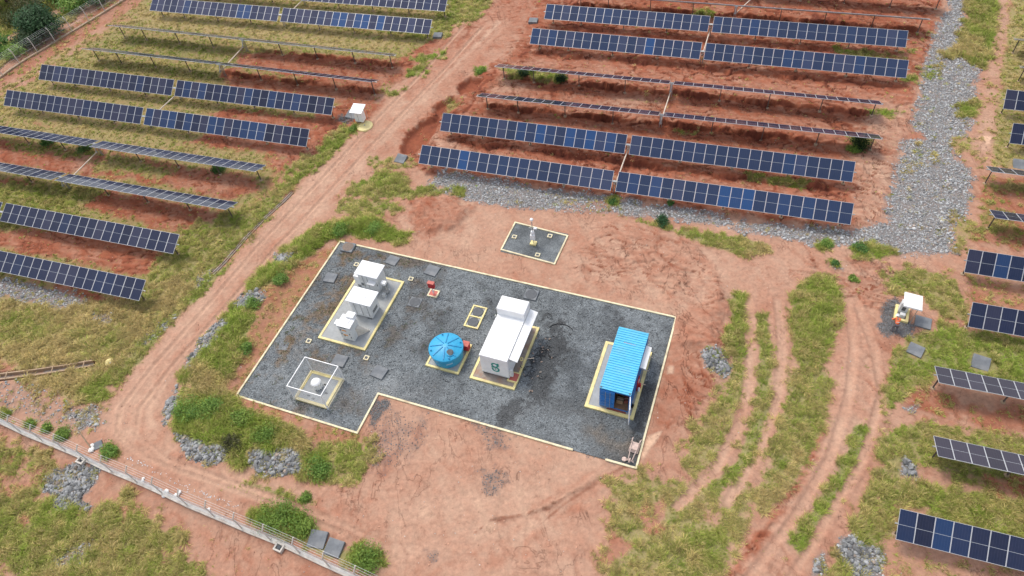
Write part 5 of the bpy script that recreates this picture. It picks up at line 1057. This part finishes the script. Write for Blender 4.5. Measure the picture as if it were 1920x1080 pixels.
FT = [at2(*p) for p in [(-60, 190), (0, 147), (20, 132), (52, 111), (85, 92), (115, 73), (145, 55), (173, 38), (202, 20), (237, -2), (300, -42)]]
fence('upper', 'wire mesh fence on a tan concrete beam in the upper left corner', FT, 1.9, .34, .2, 1, 'tan', 2.9)
for i, (px, lab) in enumerate((((155, 865), 'small concrete drain box at the lower fence, above the grey stone heap'), ((525, 1028), 'small concrete box with round dark lid at the lower fence, near two covers'))):
    p = at2(*px); o = thing('drain_box', lab, 'drain box', (p[0], p[1], 0), -.5, 'drain boxes at the fence foot'); m = MB(); m.ribbon([(-.28, -.24), (.28, -.24), (.28, .24), (-.28, .24)], .12, -.2, .3, True); m.build('box_wall', M['pale'], o)
    MB().lathe([(.16, .0), (.16, .26 if i else .1), (.1, .27 if i else .1)], 14).build('box_lid', M['disc'], o)
p = at2(174, 845); o = thing('leaning_pole', 'thin wooden pole leaning from a white lump beside the lower fence', 'pole', p); m = MB(); e = at2(147, 806, 1.2) - p; m.tube([(0, 0, 0), (e[0], e[1], 1.5)], [.06, .05], 7); m.build('pole_shaft', M['tan'], o)
def lump(name, lab, cat, px, s, mtl, grp=None, n=2):
    p = at2(*px); o = thing(name, lab, cat, p, random.random() * 6, grp)
    for k in range(n):
        import bmesh
        b = bmesh.new(); bmesh.ops.create_icosphere(b, subdivisions=2, radius=s * .72 * (1 - .3 * k))
        for v in b.verts: v.co *= 1 + .28 * math.sin(v.co.x * 9 / s * .3 + k) * math.cos(v.co.y * 7 / s * .3) + random.gauss(0, .05); v.co.z *= .55
        me = bpy.data.meshes.new('lump'); b.to_mesh(me); b.free(); me.materials.append(M[mtl]); link('lump', me, o, (k * s * 1.1, k * s * .4, s * .3))
lump('rubble', 'white sack lump at the foot of the thin leaning pole', 'sack', (172, 845), .35, 'bag')
o = slab('dark rubber lid lying beside the white lump and leaning pole', (183, 834), .4, .7, .12, tilt=(.2, 0), onpad=False)
for i, (px, s, lab) in enumerate((((267, 904), .22, 'leftmost white sack scrap lying along the inner side of the lower fence'), ((277, 909), .16, 'second small white scrap inside the lower fence, next to the leftmost'), ((300, 919), .2, 'white sack scrap right at a post of the lower fence'), ((313, 922), .3, 'largest white sack lying against the lower fence'), ((330, 931), .3, 'long white sack right of the largest one against the lower fence'), ((390, 961), .22, 'lone white scrap farther right along the lower fence'))):
    lump('sack', lab, 'sack', px, s, 'bag', 'white scraps along the fence')
# ------------------------------------------------------------------ stones
ico = np.array([(0, 0, 1), *[(.894 * math.cos(i * 1.2566), .894 * math.sin(i * 1.2566), .447) for i in range(5)], *[(.894 * math.cos(i * 1.2566 + .6283), .894 * math.sin(i * 1.2566 + .6283), -.447) for i in range(5)], (0, 0, -1)])
icf = []
for i in range(5): j = (i + 1) % 5; icf += [(0, 1 + i, 1 + j), (1 + i, 6 + i, 1 + j), (1 + j, 6 + i, 6 + j), (6 + i, 11, 6 + j)]
icf = np.array(icf); octv = np.array([(0, 0, 1), (1, 0, 0), (0, 1, 0), (-1, 0, 0), (0, -1, 0), (0, 0, -1.)]); octf = np.array([(0, 1, 2), (0, 2, 3), (0, 3, 4), (0, 4, 1), (5, 2, 1), (5, 3, 2), (5, 4, 3), (5, 1, 4)])
def stones(name, x, y, z, size, col, base, faces, mtl, sink=.25):
    n = len(x); q = rng.normal(size=(n, 4)); q /= np.linalg.norm(q, axis=1)[:, None]; a, b, c, d = q.T
    Rm = np.stack([1 - 2 * (c * c + d * d), 2 * (b * c - a * d), 2 * (b * d + a * c), 2 * (b * c + a * d), 1 - 2 * (b * b + d * d), 2 * (c * d - a * b), 2 * (b * d - a * c), 2 * (c * d + a * b), 1 - 2 * (b * b + c * c)], -1).reshape(n, 3, 3)
    sc = size[:, None] * rng.uniform(.6, 1.25, (n, 3)); v = base[None] * rng.uniform(.78, 1.2, (n, len(base), 1)) * sc[:, None]; v = np.einsum('nij,nkj->nki', Rm, v); v[:, :, 2] *= .75
    v += np.stack([x, y, z + size * sink], -1)[:, None]
    f = (faces[None] + (np.arange(n) * len(base))[:, None, None]).reshape(-1, 3)
    return tag(np_mesh(name, v.reshape(-1, 3), f, mtl, np.repeat(col, len(base), 0)), kind='stuff')
def scatter(W, n):
    c = np.cumsum(W.ravel()); k = np.searchsorted(c, rng.random(n) * c[-1]); k = np.minimum(k, W.size - 1); j, i = np.divmod(k, W.shape[1])
    return X0 + (i + rng.random(n) - .5) * DG, Y0 + (j + rng.random(n) - .5) * DG
DIST = np.sqrt(GX ** 2 + GY ** 2 + 2400)
cell = DG * DG
W = np.clip(CH['gr'] + .35 * N_B * (CH['gr'] > .1), 0, 1.4) * (CH['gr'] > .08); W = W * (1 - sst(-.1, .1, d_pad)); n = int(W.sum() * cell * 74)
x, y = scatter(W, n); big = samp(CH['gr'], x, y) > 1.05
sz = np.where(big, np.clip(rng.lognormal(math.log(.11), .4, n), .05, .25), np.clip(rng.lognormal(math.log(.055), .42, n), .03, .17)); base_c = rng.uniform(.16, .50, n)[:, None] * np.array([1.0, 1.0, .985]); base_c = np.where((rng.random(n) < .06)[:, None], base_c * np.array([1.05, .85, .7]), base_c)
base_c[big] *= .68
stones('loose_stones', x, y, gz((x, y)), sz, base_c, ico, icf, M['rock'])
# crushed-stone chips of the yard and its spills
n = 46000; u = rng.uniform(.08, 33.2, n); v = rng.uniform(-3.7, 14.46, n); k = (v > .05) | (u < 11.55); u, v = u[k], v[k]; n = len(u)
pl = [(3.8, 8.56, 3.48, 11.57), (18.34, 22.34, 3.58, 10.12), (28.13, 32.12, 3.8, 10.4), (14.25, 17.35, 3.63, 6.78), (4.96, 8.12, -2.6, .34)]
k = np.ones(n, bool)
for a, b, c, d in pl: k &= ~((u > a) & (u < b) & (v > c) & (v < d))
u, v = u[k], v[k]; n = len(u); xy = PADO[None] + PU[None] * u[:, None] + PV[None] * v[:, None]
ii = np.clip((u / 33.25 * (YC.shape[1] - 1)).astype(int), 0, YC.shape[1] - 1); jj = np.clip(((v + 3.76) / 18.3 * (YC.shape[0] - 1)).astype(int), 0, YC.shape[0] - 1)
cc = YC[jj, ii] * rng.uniform(.4, 2.1, n)[:, None]
x2, y2 = scatter(np.clip(CH['dk'], 0, 1) ** 2 * (1 - sst(-.05, .0, d_pad)), 5000); c2 = rng.uniform(.1, .22, 5000)[:, None] * np.ones(3)
X = np.concatenate([xy[:, 0], x2]); Y = np.concatenate([xy[:, 1], y2]); Z = np.concatenate([np.full(n, .03), gz((x2, y2))])
stones('crushed_stone_chips', X, Y, Z, rng.uniform(.025, .065, len(X)), np.concatenate([cc, c2]), octv, octf, M['stonechip'])
# clods and pale pebbles on the bare earth
W = np.clip(1 - CH['g'] - CH['gr'], 0, 1) * (1 - sst(-.4, 0, d_pad)) * (.15 + sst(.1, .5, N_A)) / DIST ** 1.2; n = 9000; x, y = scatter(W, n); s0 = samp(soil, x, y) * rng.uniform(.7, 1.5, n)[:, None]; pw_ = rng.random(n) < .25; s0[pw_] = rng.uniform(.4, .6, (pw_.sum(), 1)) * np.array([1, .9, .8])
stones('earth_clods', x, y, gz((x, y)), rng.uniform(.025, .075, n) * np.where(pw_, .8, 1.2), np.clip(s0, 0, .75), octv, octf, M['rock'])
pts = np.array([at2(*p) for p in [(236, 856), (262, 868), (280, 875), (300, 886), (320, 900), (345, 912), (365, 920), (390, 930), (420, 940), (440, 950)]]); t = rng.random(90) * 9; i = t.astype(int); f = (t - i)[:, None]; c = pts[i] * (1 - f) + pts[np.minimum(i + 1, 9)] * f + rng.normal(0, .14, (90, 2))
stones('white_pebbles', c[:, 0], c[:, 1], gz((c[:, 0], c[:, 1])), rng.uniform(.03, .075, 90), np.ones((90, 3)) * .62, octv, octf, M['rock'])
# ------------------------------------------------------------------ grass
PAL = np.array([(.33, .44, .07), (.42, .47, .105), (.48, .45, .15), (.68, .57, .24), (.60, .47, .215)])
def grass(name, n, Wt, nb, wd, hs, lie):
    x, y = scatter(Wt, n); d = np.clip(samp(CH['d'], x, y) + .55 * samp(N_A, x, y) + .3 * samp(N_B, x, y) + rng.normal(0, .16, n), 0, 1); h = samp(CH['h'], x, y) * rng.uniform(.5, 1.35, n) * hs * (1 + .7 * np.clip(samp(N_B, x, y), -.6, .6))
    z = gz((x, y)); k = n * nb
    X = np.repeat(x, nb) + rng.normal(0, .05, k); Y = np.repeat(y, nb) + rng.normal(0, .05, k); Z = np.repeat(z, nb) - .02; Hh = np.repeat(h, nb) * rng.uniform(.6, 1.15, k)
    th = rng.random(k) * 2 * np.pi; ws = (np.repeat(DIST[np.clip(((y - Y0) / DG).astype(int), 0, len(gyv) - 1), np.clip(((x - X0) / DG).astype(int), 0, len(gxv) - 1)], nb) / 60) ** .8 * wd * rng.uniform(.6, 1.4, k)
    # blades lie the way their neighbours do
    flow = np.repeat(6.0 * samp(N_C, x, y) + 3 * samp(N_A, x, y), nb); ln = Hh * rng.uniform(.35, 1.1, k) * lie
    lx = np.cos(th) * .6 + np.cos(flow) * .7; ly = np.sin(th) * .6 + np.sin(flow) * .7
    ll = np.hypot(lx, ly) + 1e-6; px, py = -ly / ll * ws, lx / ll * ws
    v = np.zeros((k, 4, 3)); v[:, 0] = np.stack([X - px, Y - py, Z], -1); v[:, 1] = np.stack([X + px, Y + py, Z], -1)
    v[:, 2] = np.stack([X + lx * ln * .45 + px * .8, Y + ly * ln * .45 + py * .8, Z + Hh * .75], -1); v[:, 3] = np.stack([X + lx * ln, Y + ly * ln, Z + Hh * rng.uniform(.75, 1.05, k)], -1)
    f = (np.array([[0, 1, 2], [0, 2, 3]])[None] + (np.arange(k) * 4)[:, None, None]).reshape(-1, 3)
    t = np.repeat(d, nb) * 4; t = np.clip(t + rng.normal(0, .35, k), 0, 3.999); i = t.astype(int); fr = (t - i)[:, None]; c = PAL[i] * (1 - fr) + PAL[np.minimum(i + 1, 4)] * fr; c = c * rng.uniform(.65, 1.3, k)[:, None]
    return tag(np_mesh(name, v.reshape(-1, 3), f, M['blade'], np.repeat(c, 4, 0)), kind='stuff')
gw = np.clip(CH['g'] + .55 * N_B * (CH['g'] > .05) + .35 * N_A * (CH['g'] > .05), 0, 1.2); gw *= (1 - sst(-.08, .02, d_pad)) * (GY < 122)
grass('grass', 120000, gw / DIST ** .7, 4, .015, .38, 1.8)
def tufts(name, n, Wt, nb, wd, hs):
    x, y = scatter(Wt, n); d = np.clip(samp(CH['d'], x, y) + .5 * samp(N_A, x, y) + .45 * samp(N_B, x, y) + rng.normal(0, .2, n), 0, 1); far = np.sqrt(x * x + y * y + 2400) / 62
    h = (samp(CH['h'], x, y) * hs * rng.uniform(.5, 1.5, n)) * (1 + .5 * np.clip(samp(N_B, x, y), -.6, .8)); z = gz((x, y)); rad = np.clip(h * rng.uniform(.9, 1.6, n), .1, .75); val = rng.uniform(.62, 1.28, n)
    k = n * nb; rep = lambda q: np.repeat(q, nb); th = rng.random(k) * 6.2832; q0 = rng.random(k) ** .5; ln = rep(rad) * q0; hh = rep(h) * (1.15 - .75 * q0) * rng.uniform(.75, 1.15, k); c0 = rep(rad) * .22 * rng.random(k)
    fl = rep(5.0 * samp(N_C, x, y)); ox, oy = np.cos(th), np.sin(th); X = rep(x) + ox * c0; Y = rep(y) + oy * c0; Z = rep(z) - .02; ex = ox * ln + np.cos(fl) * rep(h) * .35; ey = oy * ln + np.sin(fl) * rep(h) * .35
    w_ = wd * rep(far) ** .9 * rng.uniform(.6, 1.4, k); px, py = -oy * w_, ox * w_
    v = np.zeros((k, 5, 3)); v[:, 0] = np.stack([X - px, Y - py, Z], -1); v[:, 1] = np.stack([X + px, Y + py, Z], -1); v[:, 2] = np.stack([X + ex * .5 + px, Y + ey * .5 + py, Z + hh * .85], -1); v[:, 3] = np.stack([X + ex * .5 - px, Y + ey * .5 - py, Z + hh * .85], -1); v[:, 4] = np.stack([X + ex, Y + ey, Z + hh * rng.uniform(.55, 1.0, k)], -1)
    f = (np.array([[0, 1, 2], [0, 2, 3], [3, 2, 4]])[None] + (np.arange(k) * 5)[:, None, None]).reshape(-1, 3)
    t = np.clip(rep(d) * 4 + rng.normal(0, .22, k), 0, 3.999); i = t.astype(int); fr = (t - i)[:, None]; c = (PAL[i] * (1 - fr) + PAL[np.minimum(i + 1, 4)] * fr) * (rep(val) * rng.uniform(.85, 1.15, k))[:, None]
    return tag(np_mesh(name, v.reshape(-1, 3), f, M['blade'], np.repeat(c, 5, 0)), kind='stuff')
gt = gw ** 1.3 * (.35 + sst(-.1, .35, N_B)) * (.5 + CH['h']) / DIST ** .8
tufts('tall_grass', 62000, gt, 12, .0145, .85)
# weeds in the yard gravel
def yardweeds():
    global CH
    n = 2600; u = rng.beta(1, 2.6, n) * 24 + .2; v = rng.uniform(-3.5, 14.2, n); a = fbm(u, v, 2.5, 5, 120) + .4 * fbm(u, v, .6, 2, 200); k = ((v > 0) | (u < 11.4)) & (a > .12 + u * .012)
    for A, b, c, d in pl: k &= ~((u > A) & (u < b) & (v > c) & (v < d))
    u, v = u[k], v[k]; return PADO[None] + PU[None] * u[:, None] + PV[None] * v[:, None]
xy = yardweeds(); nb = 7; k = len(xy) * nb; th = rng.random(k) * 6.283; X = np.repeat(xy[:, 0], nb) + rng.normal(0, .1, k); Y = np.repeat(xy[:, 1], nb) + rng.normal(0, .1, k); l_ = rng.uniform(.05, .14, k); v = np.zeros((k, 3, 3))
v[:, 0] = np.stack([X - np.sin(th) * .018, Y + np.cos(th) * .018, np.full(k, .03)], -1); v[:, 1] = np.stack([X + np.sin(th) * .018, Y - np.cos(th) * .018, np.full(k, .03)], -1); v[:, 2] = np.stack([X + np.cos(th) * l_, Y + np.sin(th) * l_, .05 + rng.uniform(.02, .1, k)], -1)
c = np.where((rng.random(len(xy)) < .55)[:, None], np.array([.08, .15, .03]), np.array([.20, .15, .07])); tag(np_mesh('gravel_weeds', v.reshape(-1, 3), np.arange(k * 3).reshape(-1, 3), M['blade'], np.repeat(np.repeat(c, nb, 0), 3, 0) * rng.uniform(.7, 1.3, (k, 1)).repeat(3, 0)), kind='stuff')
# ------------------------------------------------------------------ shrubs and trees
def leaves(blobs, n, size, cols):
    """leaf-sized faces spread through a set of blobs; returns verts, faces, colours"""
    B = np.array(blobs, float); wv = (B[:, 3] * B[:, 4]) ** 1.3; k = rng.choice(len(B), n, p=wv / wv.sum()); d = rng.normal(size=(n, 3)); d /= np.linalg.norm(d, axis=1)[:, None]; rad = rng.random(n) ** .38
    c = B[k, :3] + d * rad[:, None] * np.stack([B[k, 3], B[k, 3], B[k, 4]], -1)
    nr = d + rng.normal(0, .55, (n, 3)) + np.array([0, 0, .45]); nr /= np.linalg.norm(nr, axis=1)[:, None]; a = np.cross(nr, rng.normal(size=(n, 3))); a /= np.linalg.norm(a, axis=1)[:, None]; b = np.cross(nr, a); s = size * rng.uniform(.6, 1.4, n)[:, None]
    v = np.stack([c - a * s, c - b * s * .45 + a * s * .1, c + a * s - nr * s * .2, c + b * s * .45 + a * s * .1], 1); f = (np.array([[0, 1, 2, 3]]) + (np.arange(n) * 4)[:, None])
    cl = np.array(cols); ci = rng.integers(0, len(cl), len(B)); cc = cl[ci[k]] * rng.uniform(.65, 1.4, n)[:, None]; return v.reshape(-1, 3), f, np.repeat(cc, 4, 0)
def plant(name, label, cat, px, w, h, nl, size, cols, trunk=.0, group=None, nblob=9, z=None):
    if not trunk and nblob == 20: w *= 1.15; h *= .75
    p = at2(*px); o = thing(name, label, cat, (p[0], p[1], gz(p)), 0, group); bl = []
    for k in range(nblob):
        t = random.random() * 6.28; r = w / 2 * .62 * math.sqrt(random.random()); s = w * (random.uniform(.12, .30) if nblob == 20 else random.uniform(.2, .34)); zc = max(trunk + s * .5, trunk + (h - trunk) * random.uniform(.25, .82) * (1 - .45 * r / (w / 2))); bl.append((r * math.cos(t), r * math.sin(t), zc, s, s * random.uniform(.6, .85)))
    v, f, c = leaves(bl, nl, size, cols); q = np_mesh('crown' if trunk else 'foliage', v, f, M['leaf'], c); q.parent = o
    m = MB(); th = max(h, .4)
    m.tube([(0, 0, -.2), (.02 * th, .01 * th, th * .3), (-.01 * th, .02 * th, th * .55)], [.035 * th, .025 * th, .012 * th], 7)
    for b in bl[:6]: m.tube([(0.01 * th, 0, th * .18), (b[0] * .5, b[1] * .5, b[2] * .6), (b[0], b[1], b[2])], [.018 * th, .012 * th, .005 * th], 5)
    m.build('trunk' if trunk else 'stem', M['bark'], o); return o
G1 = [(.08, .17, .045), (.10, .22, .05), (.14, .26, .065)]; G2 = [(.20, .33, .065), (.25, .36, .075), (.15, .27, .055)]; G3 = [(.19, .30, .055), (.24, .34, .065), (.15, .25, .045)]
plant('broadleaf_tree', 'round dense green tree outside the upper left fence', 'tree', (88, 66), 6.2, 4.6, 5200, .19, [(.05, .115, .045), (.065, .135, .05), (.04, .09, .035)], .6, None, 22)
plant('broadleaf_tree', 'lower grey green bushy tree just below the round tree by the upper fence', 'tree', (64, 84), 4.6, 2.4, 2200, .17, [(.06, .105, .05), (.075, .12, .05)], .3, None, 14)
for px, w_, h_, lab, cl in (((6, 92), 4.5, 3.2, 'dark bush at the left border outside the upper fence', G1), ((30, 104), 3.6, 1.6, 'yellow green low bush outside the upper fence, left of the round tree', G2), ((132, 22), 4.5, 2.4, 'bright green bush outside the upper fence, right of the round tree', G2), ((172, 6), 5.5, 3.2, 'tall dark green bush where the upper fence meets the top border', G1), ((196, 2), 3.5, 2.4, 'pale green bush beside the fence at the top border', G1), ((68, 18), 5.5, 2.6, 'brownish green shrub beyond the outer dirt path', [(.10, .11, .04), (.13, .12, .05), (.08, .10, .03)]), ((35, 40), 5, 2.2, 'olive shrub beyond the outer dirt path near the left border', [(.10, .11, .04), (.08, .10, .03)]), ((110, 6), 5, 2.6, 'olive green shrub at the top border beyond the round tree', G2), ((2, 105), 2.6, 1.3, 'small bright bush at the left border below the dark bush', G2)):
    plant('shrub', lab, 'bush', px, w_, h_, int(260 * w_), .17, cl, 0, 'bushes outside the upper fence', 12)
for px, lab in (((-25, 30), 'very dark tree mass filling the upper left corner'), ((14, 6), 'second very dark tree in the upper left corner, nearer the shrubs')):
    plant('dark_tree', lab, 'tree', px, 8, 7, 5200, .22, [(.018, .028, .014), (.022, .035, .016)], 1.2, None, 20)
for px, w_, h_, lab, cl in (((1241, 418), 1.6, 1.0, 'dense blue green bush at the lower edge of the grey stone strip', [(.04, .11, .04), (.05, .13, .045)]), ((1610, 274), 2.4, 1.7, 'dark shrub under the right end of an edge-on solar row', [(.02, .05, .018), (.03, .07, .02)]), ((1600, 283), 1.5, .7, 'bright low weed in front of the dark shrub under the solar row', G3), ((1257, 385), .7, .8, 'small upright tuft on the grey stone strip below the nearest row', G1),
        ((690, 1050), 2.5, .8, 'leafy green bush at the lower border right of the two grey covers', G3), ((520, 975), 3.0, .8, 'wide leafy bush against the inner side of the lower fence', G3), ((560, 985), 2.6, .9, 'leafy bush between the wide bush and the grey covers', G3), ((575, 936), 1.1, .6, 'single small weed standing on bare earth above the leafy bushes', G3), ((60, 794), .9, .45, 'first small green weed along the inner lower fence', G3), ((88, 803), 1.1, .6, 'second small green weed along the inner lower fence', G3), ((117, 815), 1.5, .6, 'third small green weed along the inner lower fence, nearest the leaning pole', G3), ((207, 846), 1.6, .7, 'squat green bush just right of the dark rubber lid', G2),
        ((400, 775), 2.6, 1.1, 'large bright bush on the berm corner below the cage', G2), ((460, 790), 2.2, .9, 'bright leafy bush on the berm, middle of its lower side', G3), ((355, 780), 2.4, 1.0, 'yellow green bush at the outer bend of the berm', G2), ((500, 820), 2.2, .9, 'green bush above the bare rocks of the berm', G3), ((600, 880), 2.2, .9, 'olive bush at the end of the berm below the kerb corner', G2), ((440, 835), 1.8, .8, 'dark brownish bush between the rock piles of the berm', [(.07, .07, .03), (.09, .09, .035)]), ((480, 575), 1.6, .8, 'bright bush beside the grey stones of the upper berm', G2), ((530, 530), 1.8, .7, 'leafy bush on the berm near the left kerb', G2), ((700, 432), 2.0, .6, 'lime green low bush above the top corner of the yard', G2), ((640, 436), 2.0, .6, 'lime green low bush behind the upper left kerb corner', G2), ((465, 660), 1.5, .7, 'rounded green bush at the inner edge of the berm left of the cage', G2),
        ((1612, 466), 1.4, .7, 'dark green mound at the lower edge of the grey stone strip, right part', G1), ((1550, 458), 1.2, .6, 'yellowish tuft beside the dark green mound on the stone edge', G2), ((1565, 494), .9, .5, 'lone weed on bare earth below the stone strip', G1), ((1150, 380), 1.0, .6, 'weed on the stone strip beneath the gap of the nearest row', G1), ((900, 134), 1.5, .6, 'low green weed at the head of the small red pit', G3), ((985, 140), 2.2, .7, 'dark weed patch under the left end of an edge-on row', [(.025, .06, .02), (.035, .08, .025)]), ((1055, 150), 1.8, .6, 'second dark weed under the edge-on row, farther right', [(.025, .06, .02), (.035, .08, .025)]), ((663, 243), 1.2, .6, 'green weed in front of the white roadside cabinet', G3), ((90, 270), 1.8, .6, 'dark weed in shade of the upper slanted left row', G1), ((160, 278), 2.0, .6, 'second dark weed in shade of the upper slanted left row', G1), ((410, 318), 1.8, .6, 'green weed under the right half of the upper slanted left row', G1), ((1600, 525), 1.0, .4, 'narrow weed on the track beside the big grass island', G3)):
    plant('shrub', lab, 'bush', px, w_, h_, int(560 * w_ * max(w_, 1) ** .3), .075, cl, 0, None, 20)

# ------------------------------------------------------------------ worker
def skinned(name, pts, edges, rad, mtl, parent, sub=2):
    me = bpy.data.meshes.new(name); me.from_pydata(pts, edges, []); o = link(name, me, parent)
    md = o.modifiers.new('skin', 'SKIN'); md.use_smooth_shade = True
    for i, r in enumerate(rad): me.skin_vertices[0].data[i].radius = (r, r) if not isinstance(r, tuple) else r
    me.skin_vertices[0].data[0].use_root = True
    s_ = o.modifiers.new('sub', 'SUBSURF'); s_.levels = s_.render_levels = sub
    dg = bpy.context.evaluated_depsgraph_get(); ev = bpy.data.meshes.new_from_object(o.evaluated_get(dg)); o.modifiers.clear(); o.data = ev; ev.materials.clear(); ev.materials.append(mtl)
    return o
p = at2(1675, 621); pe = thing('person', 'person in orange jacket and white helmet bending over the yellow frame', 'person', (p[0], p[1], gz(p)), PADT + .25)
J = dict(pel=(0, 0, .88), wai=(.0, .12, 1.02), che=(.0, .30, 1.20), nec=(0, .42, 1.30), hea=(0, .52, 1.37), top=(0, .58, 1.42), ls=(-.2, .33, 1.22), rs=(.2, .33, 1.22), le=(-.26, .46, .98), re=(.26, .50, 1.0), lw=(-.2, .66, .82), rw=(.2, .70, .86), lh=(-.11, -.01, .84), rh=(.11, .0, .84), lk=(-.16, .10, .46), rk=(.14, .02, .46), la=(-.2, -.10, .09), ra=(.17, -.16, .09), lt=(-.23, .08, .04), rt=(.19, .04, .04))
key = list(J); ed = [('pel', 'wai'), ('wai', 'che'), ('che', 'nec'), ('nec', 'hea'), ('hea', 'top'), ('che', 'ls'), ('ls', 'le'), ('le', 'lw'), ('che', 'rs'), ('rs', 're'), ('re', 'rw'), ('pel', 'lh'), ('lh', 'lk'), ('lk', 'la'), ('la', 'lt'), ('pel', 'rh'), ('rh', 'rk'), ('rk', 'ra'), ('ra', 'rt')]
rd = dict(pel=.13, wai=.12, che=.135, nec=.055, hea=.095, top=.07, ls=.065, rs=.065, le=.042, re=.042, lw=.03, rw=.03, lh=.08, rh=.08, lk=.058, rk=.058, la=.042, ra=.042, lt=.035, rt=.035)
P3 = [J[k] for k in key]; E3 = [(key.index(a), key.index(b)) for a, b in ed]; r3 = [rd[k] for k in key]
for wr, sgn in (('lw', -1), ('rw', 1)):
    b = Vector(J[wr]); i0 = len(P3); P3.append(tuple(b + Vector((0, .07, -.04)))); E3.append((key.index(wr), i0)); r3.append(.028)
    for f, (dx, ln) in enumerate(((-.03, .07), (-.01, .085), (.01, .08), (.03, .06))): P3 += [tuple(b + Vector((dx, .11, -.06))), tuple(b + Vector((dx, .11 + ln * .6, -.06 - ln * .6)))]; n_ = len(P3); E3 += [(i0, n_ - 2), (n_ - 2, n_ - 1)]; r3 += [.010, .008]
    P3.append(tuple(b + Vector((-.05 * sgn, .07, -.07)))); E3.append((i0, len(P3) - 1)); r3.append(.010)
skinned('body', P3, E3, r3, M['skin'], pe)
up = ['pel', 'wai', 'che', 'nec', 'ls', 'rs', 'le', 're']; skinned('jacket', [J[k] for k in up] + [tuple(Vector(J['le']).lerp(Vector(J['lw']), .8)), tuple(Vector(J['re']).lerp(Vector(J['rw']), .8))], [(0, 1), (1, 2), (2, 3), (2, 4), (4, 6), (6, 8), (2, 5), (5, 7), (7, 9)], [.165, .16, .175, .075, .09, .09, .065, .065, .05, .05], M['hivis'], pe)
lo = ['pel', 'lh', 'lk', 'la', 'rh', 'rk', 'ra']; skinned('trousers', [J[k] for k in lo], [(0, 1), (1, 2), (2, 3), (0, 4), (4, 5), (5, 6)], [.15, .105, .08, .068, .105, .08, .068], M['trouser'], pe)
for a, b in (('la', 'lt'), ('ra', 'rt')): skinned('boot', [J[a], J[b]], [(0, 1)], [.06, .05], M['boot'], pe, 1)
m = MB(); m.lathe([(.16, -.02), (.125, .0), (.12, .06), (.08, .12), (.02, .14)], 20); m.build('helmet', M['hat'], pe, (0, .56, 1.40), (R(-35), 0, 0))
m = MB(); m.box(-.14, .14, .0, .012, 0, .035); m.build('reflective_band', M['bag'], pe, (0, .02, 1.14), (R(-40), 0, 0))
